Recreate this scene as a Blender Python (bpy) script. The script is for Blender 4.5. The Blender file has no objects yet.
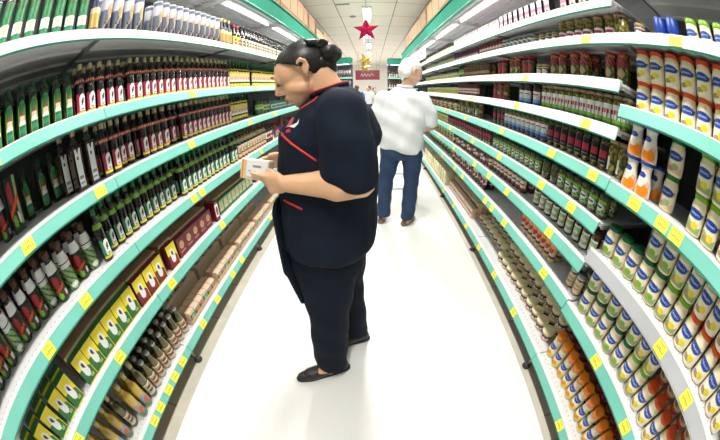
import bpy, bmesh, math, random
from mathutils import Vector, Matrix
random.seed(7)
PI = math.pi
S = bpy.context.scene
C = S.collection
CAM_H = 1.40

# ------------------------------------------------------------------ camera, world, lights, exposure
cd = bpy.data.cameras.new('camera')
cd.type = 'PANO'
try:
    cd.panorama_type = 'FISHEYE_EQUISOLID'; cd.fisheye_lens = 14.0; cd.fisheye_fov = math.radians(220)
except Exception:
    pass
try:
    cd.cycles.panorama_type = 'FISHEYE_EQUISOLID'; cd.cycles.fisheye_lens = 14.0; cd.cycles.fisheye_fov = math.radians(220)
except Exception:
    pass
cd.sensor_width = 36.0
cd.clip_start = 0.02
cam = bpy.data.objects.new('camera', cd)
C.objects.link(cam)
yaw, pit, rol = -.0493, .4644, -.0225
f_ = Vector((math.sin(yaw)*math.cos(pit), math.cos(yaw)*math.cos(pit), -math.sin(pit)))
r_ = Vector((math.cos(yaw), -math.sin(yaw), 0)); u_ = r_.cross(f_)
rr = r_*math.cos(rol)+u_*math.sin(rol); uu = u_*math.cos(rol)-r_*math.sin(rol)
cam.matrix_world = Matrix(((rr.x, uu.x, -f_.x, 0), (rr.y, uu.y, -f_.y, 0), (rr.z, uu.z, -f_.z, CAM_H), (0, 0, 0, 1)))
S.camera = cam

w = bpy.data.worlds.new('world'); S.world = w; w.use_nodes = True
w.node_tree.nodes['Background'].inputs[0].default_value = (1.0, .98, .95, 1)
w.node_tree.nodes['Background'].inputs[1].default_value = 0.35
S.view_settings.view_transform = 'Standard'
S.view_settings.look = 'None'
S.view_settings.gamma = 1
S.view_settings.use_curve_mapping = False
S.view_settings.exposure = -0.52
CEIL = 3.48
LAMP_Y = [-1.2, 1.3, 3.8, 6.3, 8.8, 11.3, 13.8, 16.3]
def area(name, loc, sx, sy, power, col=(1, .97, .92), rot=(0, 0, 0)):
    l = bpy.data.lights.new(name, 'AREA'); l.shape = 'RECTANGLE'; l.size = sx; l.size_y = sy; l.energy = power; l.color = col
    o = bpy.data.objects.new(name, l); o.location = loc; o.rotation_euler = rot; C.objects.link(o); return o
for y in LAMP_Y:
    area('tube_and_fill_light', (-.06, y+.6, CEIL-.10), .22, 1.2, 112)
for x in (-3.2, 3.2):
    for y in (0, 5, 10, 15, 19): area('tube_and_fill_light', (x, y, CEIL-.06), .3, 3.0, 60)  # side rows without fixtures, added as fill to lift the ambient light

# ------------------------------------------------------------------ helpers
MATS = {}
DARK = [1.0]
def mat(name, col=(.8, .8, .8), rough=.5, metal=0, coat=0, noise=0, scale=20, col2=None, emit=0, bump=0, spec=.5, kind=None):
    if name in MATS: return MATS[name]
    col = tuple(c*DARK[0] for c in col); col2 = tuple(c*DARK[0] for c in col2) if col2 else None
    m = bpy.data.materials.new(name); m.use_nodes = True
    nt = m.node_tree; b = nt.nodes['Principled BSDF']
    b.inputs['Base Color'].default_value = (*col, 1); b.inputs['Roughness'].default_value = rough
    b.inputs['Metallic'].default_value = metal; b.inputs['Coat Weight'].default_value = coat
    b.inputs['Coat Roughness'].default_value = .08
    b.inputs['Specular IOR Level'].default_value = spec
    if emit:
        b.inputs['Emission Color'].default_value = (*col, 1); b.inputs['Emission Strength'].default_value = emit
    if col2 or noise:
        c2 = col2 or tuple(max(0, c*(1-noise)) for c in col)
        tc = nt.nodes.new('ShaderNodeTexCoord')
        if kind == 'voronoi':
            n = nt.nodes.new('ShaderNodeTexVoronoi'); out = n.outputs['Distance']
        else:
            n = nt.nodes.new('ShaderNodeTexNoise'); n.inputs['Detail'].default_value = 4; out = n.outputs['Fac']
        n.inputs['Scale'].default_value = scale
        nt.links.new(tc.outputs['Object'], n.inputs['Vector'])
        r = nt.nodes.new('ShaderNodeValToRGB')
        r.color_ramp.elements[0].position = .3 if kind != 'voronoi' else .15
        r.color_ramp.elements[1].position = .7
        r.color_ramp.elements[0].color = (*col, 1); r.color_ramp.elements[1].color = (*c2, 1)
        nt.links.new(out, r.inputs[0]); nt.links.new(r.outputs[0], b.inputs['Base Color'])
        if bump:
            bp = nt.nodes.new('ShaderNodeBump'); bp.inputs['Strength'].default_value = bump; bp.inputs['Distance'].default_value = .004
            nt.links.new(out, bp.inputs['Height']); nt.links.new(bp.outputs[0], b.inputs['Normal'])
    MATS[name] = m
    return m
M = lambda n: MATS[n]

class MB:
    def __init__(s): s.v = []; s.f = []; s.m = []; s.sm = []; s.mats = []
    def mi(s, name):
        if name not in s.mats: s.mats.append(name)
        return s.mats.index(name)
    def add(s, vs, fs, mt, smooth=False):
        o = len(s.v); s.v += [tuple(v) for v in vs]; k = s.mi(mt)
        for f in fs: s.f.append(tuple(i+o for i in f)); s.m.append(k); s.sm.append(smooth)
    def box(s, lo, hi, mt, bev=0):
        (a, b, c), (d, e, f) = lo, hi
        if bev:
            bm = bmesh.new(); bmesh.ops.create_cube(bm, size=1)
            for v in bm.verts: v.co = Vector(((a+d)/2+v.co.x*(d-a), (b+e)/2+v.co.y*(e-b), (c+f)/2+v.co.z*(f-c)))
            bmesh.ops.bevel(bm, geom=bm.edges[:], offset=bev, segments=2, affect='EDGES', profile=.6)
            s.bm(bm, mt); return
        s.add([(a, b, c), (d, b, c), (d, e, c), (a, e, c), (a, b, f), (d, b, f), (d, e, f), (a, e, f)],
              [(0, 3, 2, 1), (4, 5, 6, 7), (0, 1, 5, 4), (1, 2, 6, 5), (2, 3, 7, 6), (3, 0, 4, 7)], mt)
    def bm(s, bm, mt, smooth=False):
        bm.verts.index_update()
        s.add([v.co[:] for v in bm.verts], [[v.index for v in f.verts] for f in bm.faces], mt, smooth); bm.free()
    def lathe(s, prof, mt, n=16, c=(0, 0), sx=1, sy=1, cap=True):
        vs = []; fs = []
        for (r, z) in prof:
            for k in range(n):
                a = 2*PI*k/n; vs.append((c[0]+r*sx*math.cos(a), c[1]+r*sy*math.sin(a), z))
        for i in range(len(prof)-1):
            for k in range(n):
                k2 = (k+1) % n; fs.append((i*n+k, i*n+k2, (i+1)*n+k2, (i+1)*n+k))
        if cap:
            fs.append(tuple(range(n-1, -1, -1))); fs.append(tuple((len(prof)-1)*n+k for k in range(n)))
        s.add(vs, fs, mt, True)
    def tube(s, pts, r, mt, n=8):
        pts = [Vector(p) for p in pts]
        rings = []
        for i, p in enumerate(pts):
            d = (pts[min(i+1, len(pts)-1)]-pts[max(i-1, 0)]).normalized()
            a = d.cross(Vector((0, 0, 1)) if abs(d.z) < .9 else Vector((1, 0, 0))).normalized(); b = d.cross(a)
            rad = r[i] if isinstance(r, (list, tuple)) else r
            rings.append([p+(a*math.cos(2*PI*k/n)+b*math.sin(2*PI*k/n))*rad for k in range(n)])
        vs = [v for q in rings for v in q]; fs = []
        for i in range(len(pts)-1):
            for k in range(n):
                k2 = (k+1) % n; fs.append((i*n+k, (i+1)*n+k, (i+1)*n+k2, i*n+k2))
        fs.append(tuple(range(n))); fs.append(tuple((len(pts)-1)*n+k for k in range(n-1, -1, -1)))
        s.add(vs, fs, mt, True)
    def sphere(s, c, r, mt, n=12, m=8):
        r = r if isinstance(r, (list, tuple)) else (r, r, r)
        bm = bmesh.new(); bmesh.ops.create_uvsphere(bm, u_segments=n, v_segments=m, radius=1)
        for v in bm.verts: v.co = Vector((c[0]+v.co.x*r[0], c[1]+v.co.y*r[1], c[2]+v.co.z*r[2]))
        s.bm(bm, mt, True)
    def prism(s, poly, x0, x1, mt, axis='y'):
        n = len(poly); vs = []
        for t in (x0, x1):
            for (a, b) in poly: vs.append((a, t, b) if axis == 'y' else ((t, a, b) if axis == 'x' else (a, b, t)))
        fs = [tuple(range(n)), tuple(range(2*n-1, n-1, -1))]+[(k, k+n, (k+1) % n+n, (k+1) % n) for k in range(n)]
        s.add(vs, fs, mt)
    def wrap(s, R, z0, z1, ang, paint, nu=20, nv=20, Rz=None):
        """printed label wrapped round a cylinder, centred on the front (-Y); paint(u, v) -> material"""
        vs = []
        for j in range(nv+1):
            z = z0+(z1-z0)*j/nv; r = Rz(z) if Rz else R
            for i in range(nu+1):
                a = -PI/2+(i/nu-.5)*ang; vs.append((r*math.cos(a), r*math.sin(a), z))
        o = len(s.v); s.v += vs
        for j in range(nv):
            for i in range(nu):
                mt = paint((i+.5)/nu, (j+.5)/nv)
                if mt is None: continue
                s.f.append((o+j*(nu+1)+i, o+j*(nu+1)+i+1, o+(j+1)*(nu+1)+i+1, o+(j+1)*(nu+1)+i)); s.m.append(s.mi(mt)); s.sm.append(True)
    def flat(s, x0, x1, z0, z1, y, paint, nu=20, nv=20):
        vs = [(x0+(x1-x0)*i/nu, y, z0+(z1-z0)*j/nv) for j in range(nv+1) for i in range(nu+1)]
        o = len(s.v); s.v += vs
        for j in range(nv):
            for i in range(nu):
                mt = paint((i+.5)/nu, (j+.5)/nv)
                if mt is None: continue
                s.f.append((o+j*(nu+1)+i, o+j*(nu+1)+i+1, o+(j+1)*(nu+1)+i+1, o+(j+1)*(nu+1)+i)); s.m.append(s.mi(mt)); s.sm.append(False)
    def merge(s, other):
        o = len(s.v); s.v += other.v
        for f, m_, sm in zip(other.f, other.m, other.sm):
            s.f.append(tuple(i+o for i in f)); s.m.append(s.mi(other.mats[m_])); s.sm.append(sm)
        return s
    def mesh(s, name):
        me = bpy.data.meshes.new(name); me.from_pydata(s.v, [], s.f)
        for n in s.mats: me.materials.append(MATS[n])
        me.polygons.foreach_set('material_index', s.m); me.polygons.foreach_set('use_smooth', s.sm); me.update()
        return me

def obj(name, me, parent=None, loc=(0, 0, 0), rotz=0, rot=None):
    if isinstance(me, MB): me = me.mesh(name)
    o = bpy.data.objects.new(name, me); C.objects.link(o); o.location = loc
    o.rotation_euler = rot or (0, 0, rotz)
    if parent: o.parent = parent
    return o
def tag(o, label, cat, group=None):
    o['label'] = label; o['category'] = cat
    if group: o['group'] = group
    return o
def struct(name, mb, **k):
    o = obj(name, mb, **k); o['kind'] = 'structure'; return o
def text_geo(txt, size, extr=.0):
    cu = bpy.data.curves.new('lettering', 'FONT'); cu.body = txt; cu.size = size; cu.align_x = 'CENTER'; cu.align_y = 'CENTER'; cu.resolution_u = 2
    to = bpy.data.objects.new('lettering', cu); C.objects.link(to)
    dg = bpy.context.evaluated_depsgraph_get(); me = bpy.data.meshes.new_from_object(to.evaluated_get(dg))
    vs = [v.co.copy() for v in me.vertices]; fs = [tuple(p.vertices) for p in me.polygons]
    bpy.data.objects.remove(to); bpy.data.curves.remove(cu); bpy.data.meshes.remove(me)
    return vs, fs
def wrap_text(mb, txt, size, R, z, mt, slant=0, a0=0):
    vs, fs = text_geo(txt, size)
    mb.add([(R*math.cos(-PI/2+a0+v.x/R), R*math.sin(-PI/2+a0+v.x/R), z+v.y+v.x*slant) for v in vs], fs, mt)

# ------------------------------------------------------------------ materials
mat('floor_white', (.86, .85, .83), .32, noise=.03, scale=1.5)
mat('tile_beige', (.60, .56, .47), .5, noise=.15, scale=8)
mat('ceiling_panel', (.80, .77, .70), .8)
mat('wall_paint', (.78, .77, .73), .8, noise=.05, scale=2)
mat('steel_white', (.66, .66, .67), .35, noise=.04, scale=9)
mat('steel_back', (.07, .07, .075), .5, noise=.2, scale=6)
mat('side_grey', (.24, .25, .25), .45, noise=.12, scale=5)
mat('rail_mint', (.20, .59, .49), .35, noise=.12, scale=3)
mat('rail_mint_lit', (.66, .80, .75), .35, noise=.08, scale=3)  # mint rail bleached in its colour to imitate strong light up high
mat('rail_grey', (.50, .51, .53), .35, noise=.12, scale=3)
mat('rail_edge', (.03, .30, .20), .4)
mat('fascia_mint', (.030, .25, .17), .85, spec=.1, noise=.12, scale=3)
mat('tag_yellow', (.95, .86, .08), .5)
mat('ink', (.03, .03, .03), .5)
mat('tag_ink', (.35, .33, .05), .5)
mat('foot_dark', (.04, .03, .03), .5)
mat('foot_steel', (.35, .30, .27), .4, metal=.6)
mat('lamp_glow', (1, .98, .95), .5, emit=6)
DARK[0] = .72
mat('cardboard', (.72, .46, .27), .8, noise=.15, scale=12)
mat('cardboard_dark', (.46, .27, .13), .8, noise=.2, scale=12)
mat('cardboard_pale', (.88, .66, .44), .8, noise=.1, scale=12)
mat('cardboard_top', (.62, .40, .25), .85, noise=.12, scale=10); mat('tape', (.60, .44, .28), .3)
mat('red', (.55, .02, .03), .4); mat('maroon', (.28, .015, .035), .4, noise=.2, scale=30)
mat('crimson', (.62, .02, .08), .4); mat('white', (1.1, 1.1, 1.07), .45); mat('cream', (.86, .76, .48), .4)
mat('yellow', (1.15, .92, .03), .45); mat('gold', (.72, .52, .16), .3, metal=.3); mat('black', (.008, .008, .009), .3)
mat('green', (.03, .22, .05), .4); mat('lime', (.30, .62, .04), .4); mat('pale_green', (.42, .60, .25), .45)
mat('darkgreen', (.005, .07, .02), .4); mat('midgreen', (.03, .33, .12), .4)
mat('blue', (.01, .07, .50), .35); mat('navy', (.012, .02, .10), .35); mat('lightblue', (.25, .50, .75), .4)
mat('orange', (1.38, .36, .01), .4); mat('orangered', (1.0, .11, .01), .4); mat('teal', (.05, .38, .30), .35)
mat('peach', (1.05, .72, .48), .45); mat('tan', (.55, .38, .20), .5); mat('brown', (.14, .06, .025), .45)
mat('pink', (.80, .25, .42), .45); mat('grey', (.35, .35, .36), .4); mat('purple', (.12, .02, .10), .4)
mat('glass_black', (.010, .006, .005), .12, coat=.6)
mat('glass_green', (.008, .025, .008), .12, coat=.6)
mat('glass_brown', (.10, .04, .012), .12, coat=.6, noise=.4, scale=15)
mat('oil_gold', (.75, .48, .03), .1, coat=.8, noise=.35, scale=12)
mat('oil_dark', (.12, .10, .015), .1, coat=.8, noise=.3, scale=12)
mat('cap_gold', (.62, .50, .24), .4); mat('cap_silver', (.65, .64, .60), .3, metal=.7)
mat('mayo', (1.28, 1.12, .76), .3, coat=.5, noise=.06, scale=15)
mat('mayo_white', (1.18, 1.10, .95), .35, coat=.4)
mat('tub_lid', (1.15, 1.02, .60), .4, coat=.3, noise=.08, scale=20)
mat('pickle', (.27, .23, .04), .25, col2=(.03, .035, .006), scale=70, coat=.8, kind='voronoi', bump=.4)
mat('olives', (.55, .46, .05), .25, col2=(.05, .045, .006), scale=55, coat=.8, kind='voronoi', bump=.5)
mat('peppers', (.38, .12, .02), .25, col2=(.06, .02, .01), scale=55, coat=.8, kind='voronoi', bump=.4)
mat('mixveg', (.80, .55, .05), .25, col2=(.06, .05, .01), scale=60, coat=.8, kind='voronoi', bump=.4)
mat('darkjar', (.05, .025, .015), .2, coat=.8, noise=.5, scale=30)
mat('mushroom', (.75, .56, .30), .25, col2=(.12, .08, .04), scale=60, coat=.8, kind='voronoi', bump=.4)
mat('slate', (.16, .19, .30), .4); mat('lavender', (.80, .80, .90), .4)
mat('silver_foil', (.6, .6, .6), .25, metal=.8)

DARK[0] = 1.0
# ceiling panel joints
def ceiling_nodes():
    m = MATS['ceiling_panel']; nt = m.node_tree; b = nt.nodes['Principled BSDF']
    g = nt.nodes.new('ShaderNodeNewGeometry'); mp = nt.nodes.new('ShaderNodeMapping')
    mp.inputs['Location'].default_value = (.08, .0, 0)
    nt.links.new(g.outputs['Position'], mp.inputs[0])
    br = nt.nodes.new('ShaderNodeTexBrick'); br.offset = 0; br.inputs['Scale'].default_value = 1
    br.inputs['Brick Width'].default_value = .65; br.inputs['Row Height'].default_value = 1.2
    br.inputs['Mortar Size'].default_value = .011; br.inputs['Mortar Smooth'].default_value = .2
    br.inputs['Color1'].default_value = (.80, .76, .68, 1); br.inputs['Color2'].default_value = (.76, .72, .64, 1); br.inputs['Mortar'].default_value = (.22, .20, .17, 1)
    nt.links.new(mp.outputs[0], br.inputs['Vector']); nt.links.new(br.outputs['Color'], b.inputs['Base Color'])
ceiling_nodes()
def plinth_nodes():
    m = mat('tile_brown', (.20, .17, .14), .45); nt = m.node_tree; b = nt.nodes['Principled BSDF']  # brown tiles of the floor beneath the shelving
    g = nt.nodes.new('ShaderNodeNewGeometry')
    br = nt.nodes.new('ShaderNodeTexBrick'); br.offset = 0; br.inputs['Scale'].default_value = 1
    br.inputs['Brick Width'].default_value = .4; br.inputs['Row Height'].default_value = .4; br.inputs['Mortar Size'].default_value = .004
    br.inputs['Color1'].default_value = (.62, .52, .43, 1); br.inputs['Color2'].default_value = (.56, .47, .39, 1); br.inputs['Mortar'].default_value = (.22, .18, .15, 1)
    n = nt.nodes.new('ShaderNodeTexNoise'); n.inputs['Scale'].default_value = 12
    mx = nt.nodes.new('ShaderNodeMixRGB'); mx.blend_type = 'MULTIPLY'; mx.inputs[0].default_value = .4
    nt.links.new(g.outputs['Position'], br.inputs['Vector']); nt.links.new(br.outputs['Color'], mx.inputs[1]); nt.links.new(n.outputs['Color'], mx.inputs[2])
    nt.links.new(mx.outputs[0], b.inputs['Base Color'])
plinth_nodes()

# ------------------------------------------------------------------ the room
def slab(name, lo, hi, mt):
    mb = MB(); mb.box(lo, hi, mt); return struct(name, mb)
XL, XR = -1.10, .966
slab('floor', (XL+.08, -3, -.10), (XR-.05, 9.4, 0), 'floor_white')
slab('floor', (-4.5, 9.4, -.10), (4.5, 22, 0), 'floor_white')
slab('floor', (-4.5, -3, -.10), (XL, 9.4, -.004), 'tile_brown')
slab('floor', (XR, -3, -.10), (4.5, 9.4, -.004), 'tile_brown')
slab('trim_1', (XL, -3, -.10), (XL+.08, 9.4, -.002), 'tile_beige')
slab('trim_2', (XR-.05, -3, -.10), (XR, 9.4, -.002), 'tile_beige')
slab('ceiling', (-4.5, -3, CEIL), (4.5, 22, CEIL+.1), 'ceiling_panel')
slab('wall_far', (-4.5, 22, 0), (4.5, 22.1, CEIL), 'wall_paint')
slab('wall_left', (-4.6, -3, 0), (-4.5, 22.1, CEIL), 'wall_paint')
slab('wall_right', (4.5, -3, 0), (4.6, 22.1, CEIL), 'wall_paint')

# ------------------------------------------------------------------ ceiling lamps
ord_ = ['first', 'second', 'third', 'fourth', 'fifth', 'sixth', 'seventh', 'eighth', 'ninth', 'tenth', 'eleventh', 'twelfth', 'thirteenth', 'fourteenth', 'fifteenth', 'sixteenth', 'seventeenth', 'eighteenth', 'nineteenth', 'twentieth', 'twenty-first', 'twenty-second', 'twenty-third', 'twenty-fourth', 'twenty-fifth', 'twenty-sixth', 'twenty-seventh', 'twenty-eighth', 'twenty-ninth', 'thirtieth', 'thirty-first', 'thirty-second', 'thirty-third', 'thirty-fourth']
LD = {6.3: 'glowing ceiling tube lamp above the red star, nearest one in view', 8.8: 'ceiling tube lamp partly hidden behind the red star', 11.3: 'ceiling tube lamp just below and beyond the red star', 13.8: 'ceiling tube lamp near the gold star', 16.3: 'farthest ceiling tube lamp over the maroon banner'}
for y in LAMP_Y:
    if y < 5: continue
    mb = MB(); mb.box((-.17, y, CEIL-.05), (.05, y+1.2, CEIL), 'steel_white')
    o = obj('ceiling_lamp', mb)
    for dx in (-.05, .05):
        t = MB(); t.tube([(-.06+dx, y+.02, CEIL-.075), (-.06+dx, y+1.18, CEIL-.075)], .022, 'lamp_glow', 8); obj('tube', t, o)
    tag(o, LD[y], 'ceiling lamp', 'ceiling tube lamps')
mb = MB(); mb.box((-.72, 6.05, CEIL-.015), (-.42, 6.12, CEIL), 'grey')
tag(obj('ceiling_vent', mb), 'dark slit vent in the ceiling beside the nearest tube lamp', 'vent')
mb = MB(); mb.lathe([(.07, CEIL-.03), (.08, CEIL-.01), (.08, CEIL)], 'grey', 12, c=(-.42, 7.2))
tag(obj('smoke_detector', mb), 'small round detector on the ceiling panels above the red star', 'detector')

# ------------------------------------------------------------------ gondola shelving
MOD = 1.36; Y0 = .76; DEPTH = .52
ZL = [1.90, 1.53, 1.22, .897, .585, .18]
ZR = [1.972, 1.80, 1.595, 1.40, 1.194, 1.0, .80, .585, .165]
ZB = [2.14, 1.80, 1.498, 1.189, .878, .573, .165]
CAN = (2.40, 2.62)
_cache = {}
def shelf_mb(L, base):
    """shelf board in local coords: front edge at y=0 (towards -Y), length along X"""
    a = MB()
    a.box((.004, 0, -.012), (L-.004, DEPTH-.02, 0), 'steel_white')
    a.box((.004, .02, -.024), (L-.004, .035, -.012), 'steel_white'); a.box((.004, DEPTH-.05, -.026), (L-.004, DEPTH-.03, -.012), 'steel_white')
    for yy in (.17, .33): a.box((.03, yy, -.026), (L-.03, yy+.03, -.012), 'steel_white')
    for k in range(int(L/.034)):                       # punched holes along the front
        a.box((.02+k*.034, .030, .0002), (.026+k*.034, .036, .0004), 'side_grey')
    return a
def rail_mb(L, grey=False, pale=False):
    a = MB(); mt = 'rail_grey' if grey else ('rail_mint_lit' if pale else 'rail_mint')
    a.prism([(-.030, -.046), (-.034, -.043), (-.016, .006), (.0, .008), (.0, -.002), (-.011, -.006), (-.027, -.046)], .002, L-.002, mt, 'x')
    a.prism([(-.034, -.050), (-.036, -.046), (-.030, -.044), (-.026, -.050)], .002, L-.002, 'rail_edge' if not grey else 'rail_grey', 'x')
    a.prism([(-.018, .004), (-.016, .010), (.002, .010), (.002, .004)], .002, L-.002, 'white', 'x')
    return a
def bracket_mb():
    a = MB(); a.prism([(.02, -.012), (.02, -.03), (DEPTH-.02, -.03), (DEPTH-.02, -.012)], 0, .004, 'side_grey', 'x'); return a
def tagm():
    if 'tag' in _cache: return _cache['tag']
    a = MB()
    n = Vector((-.018, -.049)).normalized()
    def pt(x, t, off): return (x, -.0165-.0165*t-.003-off, .002-.042*t)
    a.add([pt(0, 0, 0), pt(0, 1, 0), pt(.066, 1, 0), pt(.066, 0, 0)], [(0, 1, 2, 3)], 'tag_yellow')
    rnd = random.Random(3)
    x = .008
    while x < .056:
        w_ = rnd.choice([.003, .005, .007]); hh = rnd.choice([.12, .16, .2])
        a.add([pt(x, .66-hh, .0006), pt(x, .66, .0006), pt(x+w_, .66, .0006), pt(x+w_, .66-hh, .0006)], [(0, 1, 2, 3)], 'tag_ink'); x += w_+.003
    a.add([pt(.01, .14, .0006), pt(.01, .20, .0006), pt(.05, .20, .0006), pt(.05, .14, .0006)], [(0, 1, 2, 3)], 'tag_ink')
    _cache['tag'] = a.mesh('price_tag'); return _cache['tag']
def gondola(side, k, zs, label, tags, group, canopy=True, light=True, foot=True, zb=None, n_lit_rails=-1, at=None):
    """side -1 left, +1 right.  Local X runs along the aisle, local -Y faces the aisle."""
    root = bpy.data.objects.new('shelving_unit', None); C.objects.link(root)
    ya = Y0+MOD*k
    if side < 0: root.location = (XL, ya, 0); root.rotation_euler = (0, 0, PI/2)      # local X -> +Y, local -Y -> +X
    else: root.location = (XR, ya+MOD, 0); root.rotation_euler = (0, 0, -PI/2)        # local X -> -Y, local -Y -> -X
    if at: root.location = (at[0], at[1], 0); root.rotation_euler = (0, 0, 0)
    tag(root, label, 'shelving', group)
    L = MOD
    def once(key, fn):
        if key not in _cache: _cache[key] = fn().mesh(key)
        return _cache[key]
    def back():
        a = MB(); a.box((.001, DEPTH, .05), (L-.001, DEPTH+.02, 2.66), 'steel_back'); return a
    obj('back_panel', once('back_panel', back), root)
    def up():
        a = MB(); a.box((0, DEPTH-.02, 0), (.018, DEPTH, 2.66), 'steel_back'); return a
    for xx in (.001, L-.019): obj('upright', once('upright', up), root, (xx, 0, 0))
    def ft():
        a = MB(); a.tube([(0, .075, .15), (0, -.004, .012)], .011, 'foot_steel', 8); a.lathe([(.028, 0), (.030, .008), (.018, .022), (.012, .03)], 'foot_dark', 12, c=(0, -.004))
        return a
    if foot: obj('foot', once('foot', ft), root, (.031 if side < 0 else L-.031, 0, 0))
    for i, z in enumerate(zs):
        sh = obj('shelf', once('shelf', lambda: shelf_mb(L, False)), root, (0, 0, z))
        grey = (zb == 'B' and i == 4)
        pale = i <= n_lit_rails  # upper shelves take the light-bleached rail colour
        obj('price_rail', once('rail_g' if grey else ('rail_lit' if pale else 'price_rail'), lambda: rail_mb(L, grey, pale)), sh)
        for xx in (.004, L-.008): obj('bracket', once('bracket', bracket_mb), sh, (xx, 0, 0))
        for t in tags.get(i, []):
            yy = t-ya
            xl = yy if side < 0 else L-yy
            if -.02 < xl < L-.06: obj('price_tag', tagm(), sh, (max(.005, min(L-.08, xl)), 0, 0))
    if canopy:
        def cn():
            a = MB(); a.box((.003, -.012, CAN[0]), (L-.003, .008, CAN[1]), 'fascia_mint'); a.box((.003, -.03, CAN[1]), (L-.003, .012, CAN[1]+.012), 'fascia_mint')
            a.box((.003, -.03, CAN[0]-.01), (L-.003, .012, CAN[0]), 'rail_edge')
            return a
        obj('fascia', once('fascia', cn), root)
        def dk():
            a = MB(); a.box((.003, .01, CAN[0]+.03), (L-.003, DEPTH, CAN[0]+.045), 'steel_white')
            for yy in (.09, .20, .31, .42): a.box((.003, yy, CAN[0]+.01), (L-.003, yy+.035, CAN[0]+.03), 'steel_white')
            a.box((.0, .01, CAN[0]-.03), (.02, DEPTH, CAN[0]+.03), 'steel_white')
            return a
        obj('top_deck', once('top_deck', dk), root)
        if light:
            def tb():
                a = MB(); a.tube([(.1, .15, CAN[0]-.004), (L-.1, .15, CAN[0]-.004)], .013, 'lamp_glow', 8); return a
            obj('tube', once('tube_under', tb), root)
            x = XL-.15 if side < 0 else XR+.15
            if not at: area('shelf_light', (x, ya+L/2, CAN[0]-.022), .03, L-.25, 4)
    return root
rt = random.Random(11)
def some(n, a=-.5, b=5.0): return sorted(rt.uniform(a, b) for _ in range(n))
tagsL = {0: [2.0, 3.1], 1: [.12, 1.45, 2.5, 3.4], 2: [.18, .62, 1.38, 2.3, 3.0], 3: [.02, .32, 1.30, 1.40, 2.5, 3.3], 4: [-.30, -.22, .30, .70, .86, 1.55, 2.6, 3.2], 5: [.17, .27, .40, .50, .62, .95, 1.2, 1.5, 1.7, 2.1, 2.5, 3.1]}
tagsR = {0: [], 1: [1.0, 2.6], 2: [1.6], 3: [1.0, 1.7, 2.6, 3.6], 4: [.9, 1.25, 1.9, 2.75, 3.6], 5: [1.0, 1.3, 1.9, 2.5, 3.3], 6: [1.12, 1.7, 2.05, 2.4, 3.1, 3.9], 7: [1.05, 1.65, 1.9, 2.05, 2.7, 3.0, 3.6], 8: [.78, 1.18, 1.6, 2.0, 2.4, 2.9, 3.4]}
tagsB = {1: [.47], 2: [-.1], 3: [.62, .46, .38], 4: [.20, -.05], 5: [.42, .05], 6: [.3]}
POSN = ['nearest', 'second', 'third', 'fourth', 'fifth', 'sixth', 'seventh']
for k in range(-1, 6):
    gondola(-1, k, ZL, POSN[k+1]+' mint-railed shelving section on the side of the sauce bottles', tagsL, 'shelving sections on the bottle side', foot=(k > -1), n_lit_rails=0)
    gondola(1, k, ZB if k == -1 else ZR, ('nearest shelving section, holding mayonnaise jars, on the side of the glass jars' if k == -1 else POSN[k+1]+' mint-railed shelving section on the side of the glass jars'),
            tagsB if k == -1 else tagsR, 'shelving sections on the jar side', foot=(k > -1), zb='B' if k == -1 else None, n_lit_rails=1 if k == -1 else 3)
gondola(1, 9, ZL, 'end shelving unit with dark bottles beyond the jar side', {}, None, at=(.60, 10.1))
gondola(1, 10, ZL, 'end shelving unit with pale packs beyond the bottle side', {}, None, at=(-2.0, 9.7))

def ell(u, v, cu, cv, ru, rv): return ((u-cu)/ru)**2+((v-cv)/rv)**2 < 1
# ------------------------------------------------------------------ people
mat('skin', (.78, .44, .26), .42, noise=.08, scale=18); mat('skin_pale', (.72, .42, .30), .5, noise=.1, scale=18)
mat('hair_black', (.010, .008, .008), .42, noise=.5, scale=60)
mat('hair_white', (.80, .79, .76), .6, noise=.15, scale=90); mat('hair_brown', (.10, .045, .02), .5, noise=.3, scale=60)
mat('uniform_navy', (.007, .012, .026), .85, spec=.2, noise=.25, scale=14, bump=.15)
mat('trouser_navy', (.006, .010, .021), .85, spec=.2, noise=.25, scale=14, bump=.15)
mat('denim', (.020, .050, .125), .8, noise=.35, scale=10, bump=.2)
mat('shirt_white', (.74, .74, .77), .8, noise=.06, scale=8)
mat('shoe_dark', (.022, .021, .020), .45, noise=.2, scale=30); mat('sole_dark', (.012, .012, .012), .6)
mat('sandal_brown', (.16, .09, .06), .6); mat('sock_lilac', (.45, .42, .50), .8)
mat('piping_red', (.60, .03, .02), .5); mat('lip', (.42, .14, .11), .45); mat('eye_white', (.34, .28, .25), .3)
mat('shirt_blue', (.03, .10, .32), .8); mat('shirt_green', (.02, .25, .10), .8)

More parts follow.
